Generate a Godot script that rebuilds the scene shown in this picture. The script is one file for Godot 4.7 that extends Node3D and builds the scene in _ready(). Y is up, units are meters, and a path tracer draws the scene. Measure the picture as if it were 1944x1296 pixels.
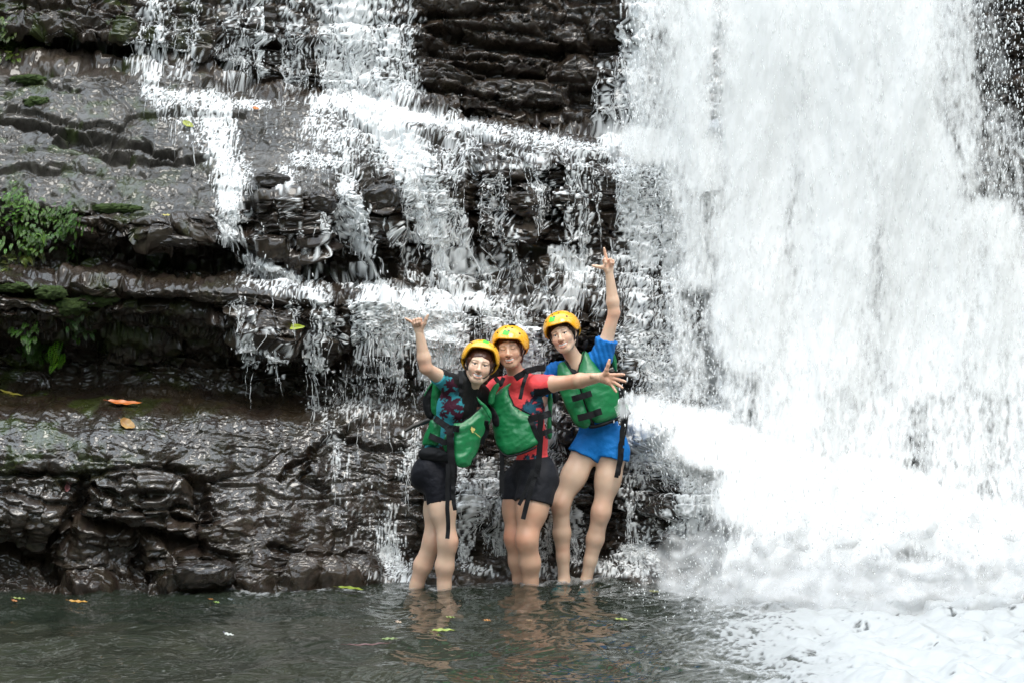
extends Node3D
# Three rafters in yellow helmets at the foot of a waterfall.
# World: y up, metres, pool surface at y = 0, the cliff rises towards -z, the viewer stands at +z.
const CAM_Y := 1.75
const CAM_Z := 15.0
const PPM := 300.0
var rng := RandomNumberGenerator.new()
var taken := {}


func _ready() -> void:
	rng.seed = 77
	# --- camera -----------------------------------------------------------
	var cam := Camera3D.new()
	cam.name = "camera"
	cam.projection = Camera3D.PROJECTION_FRUSTUM
	cam.near = 0.1
	cam.far = 200.0
	cam.size = 0.1 * 1296.0 / (PPM * CAM_Z)
	cam.frustum_offset = Vector2(0.0, 0.1 * -48.0 / (PPM * CAM_Z))
	cam.position = Vector3(0, CAM_Y, CAM_Z)
	add_child(cam)
	cam.current = true
	# --- overcast sky, soft sun ------------------------------------------
	var sky_mat := ProceduralSkyMaterial.new()
	sky_mat.sky_top_color = Color(0.90, 0.95, 1.0)
	sky_mat.sky_horizon_color = Color(0.66, 0.70, 0.73)
	sky_mat.sky_curve = 0.35
	sky_mat.ground_bottom_color = Color(0.10, 0.11, 0.09)
	sky_mat.ground_horizon_color = Color(0.16, 0.18, 0.15)
	sky_mat.sky_energy_multiplier = 1.5
	var sky := Sky.new()
	sky.sky_material = sky_mat
	var env := Environment.new()
	env.background_mode = Environment.BG_SKY
	env.sky = sky
	env.background_energy_multiplier = 1.0
	env.tonemap_mode = Environment.TONE_MAPPER_LINEAR
	env.tonemap_exposure = 1.7
	env.sdfgi_enabled = true
	env.ssao_enabled = true
	env.ssil_enabled = true
	env.volumetric_fog_enabled = true
	env.volumetric_fog_density = 0.0
	var we := WorldEnvironment.new()
	we.name = "environment"
	we.environment = env
	add_child(we)
	var sun := DirectionalLight3D.new()
	sun.name = "sun"
	sun.light_energy = 0.5
	sun.light_color = Color(1.0, 0.985, 0.96)
	sun.light_angular_distance = 25.0
	sun.shadow_enabled = true
	sun.rotation_degrees = Vector3(-62, 18, 0)
	add_child(sun)
	var t0 := Time.get_ticks_msec()
	build_materials()
	build_cliff()
	print("cliff ", Time.get_ticks_msec() - t0)
	build_gorge()
	build_pool()
	print("pool ", Time.get_ticks_msec() - t0)
	build_cascade()
	print("cascade ", Time.get_ticks_msec() - t0)
	build_fall()
	print("fall ", Time.get_ticks_msec() - t0)
	build_people()
	print("people ", Time.get_ticks_msec() - t0)
	build_plants()
	build_leaves()
	print("all ", Time.get_ticks_msec() - t0)


# A measured point: (px, py) as measured on the plan at 300 px per metre seen from the viewer, at depth z.
func P(px: float, py: float, z: float) -> Vector3:
	var s := (CAM_Z - z) / CAM_Z / PPM
	return Vector3((px - 972.0) * s, CAM_Y - (py - 600.0) * s, z)


func numbered(called: String) -> String:
	if not taken.has(called):
		taken[called] = 0
		return called
	taken[called] += 1
	return "%s_%03d" % [called, taken[called]]


func tag(o: Node, label := "", category := "", group := "", kind := "") -> void:
	if label:
		o.set_meta("label", label)
	if category:
		o.set_meta("category", category)
	if group:
		o.set_meta("group", group)
	if kind:
		o.set_meta("kind", kind)


func put(called: String, m: Mesh, mat: Material, parent: Node = null, xf := Transform3D()) -> MeshInstance3D:
	var o := MeshInstance3D.new()
	o.name = numbered(called) if parent == null else called
	o.mesh = m
	if mat:
		o.material_override = mat
	o.transform = xf
	(self if parent == null else parent).add_child(o, true)
	return o


func arrays_mesh(v: PackedVector3Array, n: PackedVector3Array, idx: PackedInt32Array, col := PackedColorArray(), uv := PackedVector2Array()) -> ArrayMesh:
	var a := []
	a.resize(Mesh.ARRAY_MAX)
	a[Mesh.ARRAY_VERTEX] = v
	if n.size():
		a[Mesh.ARRAY_NORMAL] = n
	a[Mesh.ARRAY_INDEX] = idx
	if col.size():
		a[Mesh.ARRAY_COLOR] = col
	if uv.size():
		a[Mesh.ARRAY_TEX_UV] = uv
	var m := ArrayMesh.new()
	m.add_surface_from_arrays(Mesh.PRIMITIVE_TRIANGLES, a)
	return m


func noise(seed_: int, freq: float, oct := 1, type := FastNoiseLite.TYPE_SIMPLEX_SMOOTH) -> FastNoiseLite:
	var n := FastNoiseLite.new()
	n.seed = seed_
	n.noise_type = type
	n.frequency = freq
	n.fractal_type = FastNoiseLite.FRACTAL_FBM if oct > 1 else FastNoiseLite.FRACTAL_NONE
	n.fractal_octaves = oct
	return n


func cell_noise(seed_: int, ret: int, jitter := 0.9) -> FastNoiseLite:
	var n := noise(seed_, 1.0, 1, FastNoiseLite.TYPE_CELLULAR)
	n.cellular_return_type = ret
	n.cellular_jitter = jitter
	n.cellular_distance_function = FastNoiseLite.DISTANCE_EUCLIDEAN
	return n


func noise_tex(seed_: int, freq: float, size := 1024, oct := 4, as_normal := false, bump := 4.0, ramp: Gradient = null, ridged := false) -> NoiseTexture2D:
	var t := NoiseTexture2D.new()
	t.width = size
	t.height = size
	t.seamless = true
	t.seamless_blend_skirt = 0.2
	var n := noise(seed_, freq, oct)
	if ridged:
		n.fractal_type = FastNoiseLite.FRACTAL_RIDGED
	t.noise = n
	t.as_normal_map = as_normal
	t.bump_strength = bump
	if ramp:
		t.color_ramp = ramp
	return t


func ramp(stops: Array) -> Gradient:
	var g := Gradient.new()
	var o := PackedFloat32Array()
	var c := PackedColorArray()
	for s in stops:
		o.append(s[0])
		c.append(s[1])
	g.offsets = o
	g.colors = c
	return g


func lin(r: float, g: float, b: float) -> Color:      # a real-world base colour as albedo_color wants it
	return Color(r, g, b).linear_to_srgb()


func mat_plain(c: Color, rough := 0.8, coat := 0.0) -> StandardMaterial3D:
	var m := StandardMaterial3D.new()
	m.albedo_color = c
	m.roughness = rough
	if coat > 0.0:
		m.clearcoat_enabled = true
		m.clearcoat = coat
		m.clearcoat_roughness = 0.12
	return m


static func sstep(a: float, b: float, x: float) -> float:
	var t := clampf((x - a) / (b - a), 0.0, 1.0)
	return t * t * (3.0 - 2.0 * t)


# ======================================================================
#  Materials shared by the setting
# ======================================================================
var m_rock: StandardMaterial3D
var m_foam: StandardMaterial3D
var m_drop: StandardMaterial3D
var m_fall: StandardMaterial3D
var m_film: StandardMaterial3D
var m_spray: StandardMaterial3D
var m_skim: StandardMaterial3D
var m_water: StandardMaterial3D
var m_leaf: StandardMaterial3D


func build_materials() -> void:
	m_rock = StandardMaterial3D.new()
	m_rock.resource_name = "wet_rock"
	m_rock.vertex_color_use_as_albedo = true
	m_rock.albedo_texture = noise_tex(3, 0.02, 1024, 5, false, 4.0, ramp([[0.0, Color(0.45, 0.44, 0.42)], [0.45, Color(0.78, 0.77, 0.75)], [1.0, Color(1, 1, 1)]]))
	m_rock.roughness = 0.75
	m_rock.roughness_texture = noise_tex(9, 0.012, 512, 4, false, 4.0, ramp([[0.25, Color(0.25, 0.25, 0.25)], [0.75, Color(0.75, 0.75, 0.75)]]))
	m_rock.uv1_triplanar = true
	m_rock.uv1_world_triplanar = true
	m_rock.uv1_scale = Vector3(1.15, 0.62, 1.0)
	m_rock.heightmap_enabled = true
	m_rock.heightmap_texture = noise_tex(21, 0.085, 1024, 4, false, 4.0, null, true)
	m_rock.heightmap_scale = 0.65
	m_rock.clearcoat_enabled = true
	m_rock.clearcoat = 0.65
	m_rock.clearcoat_roughness = 0.11
	m_rock.metallic_specular = 0.3
	m_film = m_rock.duplicate()          # the shelf, under a running film of water
	m_film.resource_name = "rock_under_running_water"
	m_film.metallic_specular = 0.45
	m_film.roughness = 0.5
	m_film.clearcoat = 0.9
	m_film.clearcoat_roughness = 0.08
	m_foam = StandardMaterial3D.new()
	m_foam.resource_name = "white_water"
	m_foam.vertex_color_use_as_albedo = true
	m_foam.albedo_color = lin(0.90, 0.905, 0.90)
	m_foam.transparency = BaseMaterial3D.TRANSPARENCY_ALPHA
	m_foam.cull_mode = BaseMaterial3D.CULL_DISABLED
	m_foam.roughness = 0.45
	m_foam.backlight_enabled = true
	m_foam.backlight = Color(0.6, 0.6, 0.6)
	m_fall = m_foam.duplicate()
	m_fall.albedo_color = lin(0.82, 0.82, 0.81)
	m_spray = m_foam.duplicate()
	m_spray.albedo_color = lin(0.53, 0.53, 0.525)
	m_skim = m_foam.duplicate()
	m_skim.albedo_color = lin(0.46, 0.465, 0.46)
	m_drop = mat_plain(lin(0.83,0.83,0.82), 0.25)
	m_drop.resource_name = "water_drops"
	m_drop.backlight_enabled = true
	m_drop.backlight = Color(0.6, 0.6, 0.6)


# ======================================================================
#  The cliff: a profile of beds and ledges swept along x
# ======================================================================
# For each measured column: px, then (py, z) of each control row from the cliff top down to the pool bed.
# rows: 0 top, 1 face, 2 foot of upper face, 3 crack, 4 terrace back, 5 terrace, 6 lip, 7 face, 8 undercut,
#       9 ledge back, 10 ledge lip, 11 ledge face, 12 undercut, 13 shelf back, 14 shelf lip, 15 shoulder, 16 face, 17 foot, 18 waterline, 19 bed
const COLS := [
	[-420, -330, -2.1, 10, -1.9, 60, -1.75, 84, -1.95, 150, -1.5, 270, -1.15, 385, -0.75, 430, -0.8, 480, -1.05, 512, -0.95, 545, -0.35, 590, -0.36, 650, -0.95, 715, -0.95, 772, -0.25, 860, 0.06, 985, 0.12, 1080, 0.0, 1150, 0.12, 1230, 0.25],
	[0, -330, -2.2, 10, -1.95, 68, -1.75, 84, -2.0, 140, -1.65, 240, -1.3, 395, -0.80, 440, -0.86, 478, -1.05, 508, -0.98, 535, -0.42, 605, -0.45, 660, -1.0, 725, -0.98, 775, -0.32, 862, 0.04, 985, 0.08, 1080, -0.08, 1140, 0.08, 1220, 0.25],
	[150, -330, -2.2, 10, -1.95, 70, -1.78, 86, -2.0, 150, -1.68, 250, -1.32, 400, -0.82, 430, -0.88, 485, -1.12, 515, -1.0, 545, -0.45, 600, -0.5, 665, -1.05, 728, -1.0, 778, -0.34, 862, 0.0, 985, 0.03, 1075, -0.12, 1135, 0.05, 1220, 0.2],
	[300, -330, -2.2, 20, -2.0, 82, -1.85, 95, -2.05, 160, -1.72, 265, -1.38, 425, -0.85, 450, -0.9, 500, -1.2, 528, -1.05, 555, -0.5, 595, -0.55, 670, -1.1, 732, -1.0, 780, -0.38, 860, -0.06, 980, 0.0, 1080, -0.15, 1125, 0.05, 1220, 0.2],
	[440, -330, -2.2, 40, -2.05, 120, -1.95, 150, -2.0, 185, -1.72, 290, -1.32, 400, -0.98, 455, -1.02, 510, -1.2, 530, -1.1, 560, -0.55, 605, -0.58, 690, -1.05, 745, -0.98, 792, -0.48, 870, -0.26, 985, -0.08, 1070, -0.02, 1112, 0.05, 1215, 0.15],
	[600, -330, -2.2, 40, -2.1, 150, -2.0, 168, -2.02, 190, -1.72, 285, -1.3, 372, -0.98, 440, -1.0, 515, -1.15, 532, -1.05, 568, -0.62, 645, -0.66, 700, -1.05, 755, -0.98, 802, -0.62, 890, -0.44, 1000, -0.26, 1065, -0.18, 1105, -0.08, 1210, 0.1],
	[690, -330, -2.2, 40, -2.1, 165, -2.0, 178, -2.0, 198, -1.72, 270, -1.3, 355, -1.08, 430, -1.1, 500, -1.2, 530, -1.05, 570, -0.7, 650, -0.72, 705, -0.98, 745, -0.92, 810, -0.66, 900, -0.52, 1000, -0.40, 1060, -0.34, 1098, -0.22, 1210, 0.0],
	[800, -330, -2.2, 40, -2.1, 190, -2.0, 205, -2.0, 222, -1.75, 270, -1.35, 335, -1.05, 420, -1.06, 500, -1.15, 545, -0.98, 585, -0.72, 660, -0.74, 715, -0.95, 750, -0.9, 830, -0.62, 920, -0.52, 1010, -0.5, 1055, -0.5, 1090, -0.4, 1210, -0.1],
	[930, -330, -2.2, 40, -2.1, 205, -2.05, 225, -2.1, 240, -1.78, 275, -1.35, 325, -1.05, 410, -1.05, 470, -1.12, 530, -0.98, 590, -0.76, 660, -0.76, 715, -0.92, 760, -0.88, 840, -0.72, 930, -0.66, 1010, -0.6, 1050, -0.6, 1085, -0.5, 1210, -0.2],
	[1060, -330, -2.25, 40, -2.15, 215, -2.1, 235, -2.2, 250, -1.8, 280, -1.38, 310, -1.05, 400, -1.04, 478, -1.1, 540, -0.95, 600, -0.82, 660, -0.82, 715, -0.92, 770, -0.9, 850, -0.8, 940, -0.72, 1010, -0.68, 1048, -0.66, 1080, -0.55, 1210, -0.3],
	[1200, -330, -2.2, 40, -2.1, 205, -2.0, 235, -2.1, 258, -1.7, 285, -1.35, 330, -1.1, 410, -1.1, 490, -1.12, 550, -1.02, 620, -0.95, 690, -0.95, 745, -0.98, 785, -0.9, 835, -0.7, 930, -0.62, 1020, -0.6, 1050, -0.6, 1085, -0.5, 1210, -0.2],
	[1330, -330, -2.1, 40, -1.95, 205, -1.9, 235, -1.92, 262, -1.65, 300, -1.4, 350, -1.22, 430, -1.2, 500, -1.2, 560, -1.15, 630, -1.1, 700, -1.1, 750, -1.05, 790, -0.85, 850, -0.6, 940, -0.45, 1020, -0.4, 1050, -0.35, 1085, -0.2, 1210, 0.1],
	[1600, -330, -2.1, 40, -2.0, 205, -1.95, 235, -1.92, 270, -1.85, 310, -1.75, 370, -1.65, 440, -1.62, 510, -1.6, 570, -1.6, 640, -1.6, 710, -1.55, 760, -1.5, 800, -1.45, 870, -1.35, 950, -1.2, 1020, -1.0, 1050, -0.9, 1085, -0.7, 1210, 0.1],
	[1944, -330, -2.0, 40, -2.0, 205, -1.95, 235, -2.1, 270, -2.05, 310, -1.9, 370, -1.8, 440, -1.8, 510, -1.75, 570, -1.75, 640, -1.7, 710, -1.65, 760, -1.6, 800, -1.5, 870, -1.4, 950, -1.2, 1020, -1.0, 1050, -0.9, 1085, -0.7, 1210, 0.1],
	[2420, -330, -1.5, 40, -1.4, 205, -1.4, 235, -1.5, 270, -1.4, 310, -1.3, 370, -1.2, 440, -1.2, 510, -1.15, 570, -1.1, 640, -1.0, 710, -0.95, 760, -0.9, 800, -0.85, 870, -0.8, 950, -0.7, 1020, -0.5, 1050, -0.4, 1085, -0.3, 1210, 0.1],
]

# cracks (half width, depth in m, points on the plan) and blocks that stand proud
const CRACKS := [
	[18, 0.16, [10, 74, 130, 82, 250, 96]], [9, 0.11, [-40, 218, 80, 235, 160, 258, 240, 268, 330, 294]], [20, 0.13, [125, 262, 190, 278, 245, 298]], [8, 0.07, [250, 300, 330, 310, 400, 300]], [7, 0.05, [20, 150, 90, 160, 140, 175]], [8, 0.05, [0, 330, 60, 320, 120, 330]],
	[12, 0.16, [-40, 545, 60, 556, 112, 578]], [8, 0.09, [30, 592, 80, 602, 130, 622]], [14, 0.12, [240, 566, 330, 580, 430, 598]], [8, 0.06, [130, 560, 240, 575]],
	[10, 0.10, [790, 165, 900, 180, 960, 205, 1060, 212]], [14, 0.15, [830, 62, 950, 88, 1050, 102, 1150, 88, 1215, 48]], [9, 0.09, [800, 34, 900, 30, 1000, 18]], [8, 0.08, [860, 122, 960, 140, 1090, 160, 1180, 150]], [9, 0.10, [880, 216, 1000, 236, 1120, 256]], [7, 0.05, [800, 100, 880, 108, 960, 120]],
	[7, 0.07, [-20, 892, 60, 903, 180, 896, 330, 888]], [14, 0.13, [165, 905, 150, 965, 92, 1045]], [16, 0.12, [150, 985, 240, 1000, 310, 1012, 430, 1062]], [13, 0.11, [330, 885, 392, 925, 402, 985]], [16, 0.16, [-20, 1046, 90, 1060, 105, 1095]], [10, 0.08, [230, 952, 330, 985, 400, 1000]], [12, 0.09, [265, 1010, 262, 1060, 290, 1100]], [12, 0.09, [190, 920, 230, 950, 300, 940]], [10, 0.06, [520, 1045, 600, 1062, 690, 1050]],
	[9, 0.07, [540, 905, 575, 878, 620, 845, 700, 795]], [8, 0.06, [600, 880, 590, 905, 620, 930]], [9, 0.06, [640, 830, 720, 850, 770, 850]],
	[24, 0.14, [656, 400, 664, 500]], [14, 0.10, [470, 385, 474, 500]], [18, 0.12, [775, 400, 778, 490]], [16, 0.10, [905, 330, 898, 460]], [14, 0.10, [1050, 330, 1055, 440]], [12, 0.12, [640, 570, 650, 650]], [40, 0.2, [260, 470, 430, 490]], [26, 0.14, [600, 510, 740, 515]], [20, 0.12, [860, 500, 1040, 470]],
]
const BLOCKS := [
	[70, 0.15, [540, 405, 575, 450]], [52, 0.13, [610, 410, 615, 450]], [48, 0.15, [728, 390, 735, 440]], [46, 0.10, [990, 370, 1010, 430]], [34, 0.11, [430, 612, 560, 632]], [40, 0.09, [700, 585, 770, 600]], [46, 0.10, [300, 455, 380, 440]], [40, 0.09, [1090, 380, 1110, 440]],
	[80, 0.10, [50, 985, 70, 1000]], [80, 0.10, [240, 940, 310, 945]], [60, 0.10, [330, 1075, 390, 1085]], [70, 0.08, [150, 1075, 190, 1085]], [50, 0.07, [560, 1080, 690, 1085]], [60, 0.07, [880, 950, 890, 1000]], [50, 0.07, [1010, 950, 1010, 1010]],
]
const ROW_SAMPLES := [70, 56, 30, 12, 44, 62, 62, 28, 34, 20, 54, 34, 34, 20, 66, 48, 48, 34, 24, 16]
var gx := PackedFloat32Array()             # column positions
var grid := PackedVector3Array()           # displaced rock, row-major: r * nc + c
var base_grid := PackedVector3Array()
var nc := 0
var nr := 0
var row_start := PackedInt32Array()


func catmull(a: float, b: float, c: float, d: float, t: float) -> float:
	return b + 0.5 * t * (c - a + t * (2.0 * a - 5.0 * b + 4.0 * c - d + t * (3.0 * (b - c) + d - a)))


func build_cliff() -> void:
	var xw := -4.7
	while xw < 4.9:
		gx.append(xw)
		xw += 0.0085 if xw > -3.5 and xw < 1.25 else 0.017 if xw > -3.6 and xw < 3.7 else 0.05
	nc = gx.size()
	var rows := 20
	nr = 0
	for k in rows - 1:
		row_start.append(nr)
		nr += ROW_SAMPLES[k]
	row_start.append(nr)
	nr += 1
	grid.resize(nr * nc)
	var warp := noise(5, 1.1, 2)
	var warp2 := noise(6, 4.0, 2)
	var kx := PackedFloat32Array()
	for c in COLS:
		kx.append((c[0] - 972.0) / PPM * 1.055)
	var ky := PackedFloat32Array()
	var kz := PackedFloat32Array()
	for c in COLS:
		for k in rows:
			var z: float = c[2 + 2 * k]
			ky.append(CAM_Y - (c[1 + 2 * k] - 600.0) * (CAM_Z - z) / CAM_Z / PPM)
			kz.append(z)
	var ncol := COLS.size()
	var py := PackedFloat32Array()
	var pz := PackedFloat32Array()
	py.resize(rows)
	pz.resize(rows)
	for c in nc:
		var x := gx[c]
		for k in rows:
			# the columns are read at a place that wanders from bed to bed, so that no ledge edge is straight
			var xq := x + 0.10 * warp.get_noise_2d(x, k * 3.7)
			var i := 0
			while i < ncol - 2 and xq > kx[i + 1]:
				i += 1
			var t := clampf((xq - kx[i]) / (kx[i + 1] - kx[i]), 0.0, 1.0)
			var i0 := maxi(i - 1, 0)
			var i3 := mini(i + 2, ncol - 1)
			var w := warp2.get_noise_2d(x, k * 5.3)
			py[k] = catmull(ky[i0 * rows + k], ky[i * rows + k], ky[(i + 1) * rows + k], ky[i3 * rows + k], t) + 0.022 * w
			pz[k] = catmull(kz[i0 * rows + k], kz[i * rows + k], kz[(i + 1) * rows + k], kz[i3 * rows + k], t) + 0.06 * warp2.get_noise_2d(x + 9.0, k * 4.1)
		var r := 0
		for k in rows - 1:
			var n: int = ROW_SAMPLES[k]
			var kp := maxi(k - 1, 0)
			var kn := mini(k + 2, rows - 1)
			for s in n:
				var t := float(s) / n
				# half way between straight beds and rounded ones
				var soft := 0.95 if k >= 13 and k <= 16 else 0.4
				var y := (1.0 - soft) * lerpf(py[k], py[k + 1], t) + soft * catmull(py[kp], py[k], py[k + 1], py[kn], t)
				var z := (1.0 - soft) * lerpf(pz[k], pz[k + 1], t) + soft * catmull(pz[kp], pz[k], pz[k + 1], pz[kn], t)
				grid[r * nc + c] = Vector3(x, y, z)
				r += 1
		grid[r * nc + c] = Vector3(x, py[rows - 1], pz[rows - 1])
	# blocks and beds: dipping to the right
	var cv := cell_noise(11, FastNoiseLite.RETURN_CELL_VALUE)
	var cd := cell_noise(11, FastNoiseLite.RETURN_DISTANCE2_SUB)
	var cv2 := cell_noise(15, FastNoiseLite.RETURN_CELL_VALUE)
	var cd2 := cell_noise(15, FastNoiseLite.RETURN_DISTANCE2_SUB)
	var cf := cell_noise(17, FastNoiseLite.RETURN_DISTANCE, 1.0)
	var f1 := noise(31, 1.6, 3)
	var f2 := noise(32, 7.0, 3)
	f2.fractal_type = FastNoiseLite.FRACTAL_RIDGED
	var f3 := noise(33, 26.0, 2)
	var f4 := noise(34, 0.8, 2)
	var cracks := rasterize(CRACKS)
	var blocks := rasterize(BLOCKS)
	base_grid = grid.duplicate()
	var col := PackedColorArray()
	col.resize(nr * nc)
	var normals := grid_normals(grid)
	var r12 := row_start[12]
	var r14 := row_start[14]
	var r15 := row_start[15]
	var r3 := row_start[3]
	var r6 := row_start[6]
	for r in nr:
		var smooth_shelf := sstep(r12, r14, r) * (1.0 - sstep(r15, r15 + 20, r))
		var slab := sstep(r3, r3 + 20, r) * (1.0 - sstep(r6 - 6, r6 + 4, r))
		var low := sstep(r15, r15 + 30, r)
		for c in nc:
			var at := r * nc + c
			var p := grid[at]
			var b := p.y + 0.13 * p.x
			var wx := 0.25 * f1.get_noise_3d(p.x * 1.5, p.y * 1.5, p.z)
			var left := 1.0 - sstep(-1.3, -0.6, p.x)
			var calm := maxf(maxf(smooth_shelf * (1.0 - sstep(-0.9, 0.0, p.x)), slab * left * 0.86), 0.85 * sstep(r14, r15, r) * sstep(-2.05, -1.65, p.x) * (1.0 - sstep(-0.75, -0.4, p.x)))
			var rough := 1.0 - 0.8 * calm
			var q := Vector3(p.x * 1.25 + wx, b * (3.6 - 1.2 * low) + wx * 0.7, p.z * 1.5)
			var v1 := cv.get_noise_3dv(q)
			var e1 := cd.get_noise_3dv(q) + 1.0
			var q2 := Vector3(p.x * 4.6 + 2.0 * wx, b * 10.0, p.z * 5.0)
			var v2 := cv2.get_noise_3dv(q2)
			var e2 := cd2.get_noise_3dv(q2) + 1.0
			var n3 := f3.get_noise_3d(p.x, p.y * 1.4, p.z)
			var n2 := f2.get_noise_3d(p.x * 0.7, b * 1.7, p.z)
			var d := rough * (0.075 * v1 + 0.020 * v2 - 0.05 * (1.0 - sstep(0.0, 0.14, e1)) - 0.010 * (1.0 - sstep(0.0, 0.2, e2)))
			d += 0.032 * f1.get_noise_3d(p.x, p.y * 1.6, p.z) * (1.0 - 0.5 * calm)
			var bed := b * 7.5 + 0.9 * f1.get_noise_3d(p.x * 0.7, p.y * 2.0, p.z) + 0.25 * n2
			var bt := bed - floorf(bed)
			d += rough * (1.0 - 0.75 * low) * (0.040 * (bt - 0.5) - 0.03 * (1.0 - sstep(0.0, 0.10, bt)))
			d -= rough * (0.026 * (cf.get_noise_3d(p.x * 5.0 + 2.0 * wx, b * 9.0, p.z * 5.0) + 0.4) + 0.009 * (cf.get_noise_3d(p.x * 15.0, b * 22.0, p.z * 15.0) + 0.4))
			d += (0.016 * rough + 0.003) * n2 + 0.004 * n3
			var sc := (CAM_Z - p.z) / CAM_Z / PPM
			var wpx := 972.0 + p.x / sc + 14.0 * n2 + 20.0 * f1.get_noise_3d(p.x * 3.0, p.y * 3.0, 4.0)
			var wpy := 600.0 + (CAM_Y - p.y) / sc + 10.0 * f1.get_noise_3d(p.x * 3.0, p.y * 3.0, 9.0)
			d += dens(blocks, wpx, wpy) - dens(cracks, wpx, wpy)
			if low > 0.0:
				d += low * 0.03 * f1.get_noise_3d(p.x * 2.6 + 7.0, p.y * 2.6, p.z)
			grid[at] = p + normals[at] * d
			# colour: dark wet brown-black, greyer on the sloping slab, moss stains on the left
			var g := f4.get_noise_3d(p.x * 2.0, b * 4.0, p.z)
			var brown := 0.5 + 0.5 * g
			var k := 0.022 + 0.024 * brown + 0.016 * maxf(0.0, v2) + 0.075 * slab * left * (0.6 + 0.5 * g)
			var colr := Vector3(k * 1.32, k * 0.96, k * 0.70).lerp(Vector3(k, k, k * 0.96), 0.7 * slab * left)
			if smooth_shelf > 0.0:
				colr = colr.lerp(Vector3(0.034, 0.024, 0.013), 0.7 * smooth_shelf * left)
			var moss := (1.0 - sstep(-3.0, -1.6, p.x)) * sstep(0.08, 0.36, f1.get_noise_3d(p.x * 2.2 + 40.0, p.y * 3.5, p.z)) * (1.0 - low)
			if moss > 0.0:
				colr = colr.lerp(Vector3(0.05, 0.075, 0.012), 0.75 * moss)
			col[at] = Color(colr.x, colr.y, colr.z)
	normals = grid_normals(grid)
	var root := Node3D.new()
	root.name = "rock_cliff"
	add_child(root)
	tag(root, "", "", "", "structure")
	# one mesh for each of the beds
	var beds := [["upper_face", 0, 3], ["sloping_terrace", 3, 6], ["middle_face", 6, 9], ["ledge", 9, 12], ["undercut", 12, 13], ["shelf", 13, 16], ["lower_face", 16, 19]]
	for bd in beds:
		var ra := row_start[bd[1]]
		var rb := row_start[bd[2]]
		var v := grid.slice(ra * nc, (rb + 1) * nc)
		var idx := PackedInt32Array()
		idx.resize((rb - ra) * (nc - 1) * 6)
		var w := 0
		for r in rb - ra:
			for c in nc - 1:
				var i := r * nc + c
				idx[w] = i
				idx[w + 1] = i + 1
				idx[w + 2] = i + nc
				idx[w + 3] = i + 1
				idx[w + 4] = i + nc + 1
				idx[w + 5] = i + nc
				w += 6
		put(bd[0], arrays_mesh(v, normals.slice(ra * nc, (rb + 1) * nc), idx, col.slice(ra * nc, (rb + 1) * nc)), m_film if bd[0] == "shelf" else m_rock, root)


func grid_normals(g: PackedVector3Array) -> PackedVector3Array:
	var n := PackedVector3Array()
	n.resize(nr * nc)
	for r in nr:
		var up := maxi(r - 1, 0) * nc
		var dn := mini(r + 1, nr - 1) * nc
		for c in nc:
			n[r * nc + c] = (g[dn + c] - g[up + c]).cross(g[r * nc + mini(c + 1, nc - 1)] - g[r * nc + maxi(c - 1, 0)]).normalized()
	return n


# The far side of the gorge and its forest: what the wet rock and the pool reflect.
func build_gorge() -> void:
	var n1 := noise(51, 0.35, 4)
	var n2 := noise(52, 1.6, 3)
	var v := PackedVector3Array()
	var cs := PackedColorArray()
	var idx := PackedInt32Array()
	var nu := 150
	var nv := 36
	for i in nv + 1:
		for j in nu + 1:
			var a := lerpf(deg_to_rad(-62.0), deg_to_rad(242.0), float(j) / nu)     # round behind the viewer, from one end of the cliff to the other
			var t := float(i) / nv
			var rad := 19.0 + 6.0 * t + 1.6 * n1.get_noise_2d(a * 9.0, t * 6.0) + 0.9 * n2.get_noise_2d(a * 9.0, t * 8.0)
			var h := -0.6 + t * (13.0 + 3.0 * n1.get_noise_2d(a * 7.0, 4.0))
			v.append(Vector3(cos(a) * rad * 0.62, h, 6.0 + sin(a) * rad))
			var g := 0.5 + 0.5 * n2.get_noise_2d(a * 14.0, t * 20.0)
			cs.append(Color(0.018, 0.032, 0.010).lerp(Color(0.05, 0.085, 0.022), g))
	for i in nv:
		for j in nu:
			var k := i * (nu + 1) + j
			idx.append_array([k, k + nu + 1, k + 1, k + 1, k + nu + 1, k + nu + 2])
	var m := StandardMaterial3D.new()
	m.vertex_color_use_as_albedo = true
	m.roughness = 0.9
	m.cull_mode = BaseMaterial3D.CULL_DISABLED
	var st := SurfaceTool.new()
	st.create_from(arrays_mesh(v, PackedVector3Array(), idx, cs), 0)
	st.generate_normals()
	var o := put("gorge_bank", st.commit(), m)
	tag(o, "", "", "", "structure")


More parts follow.
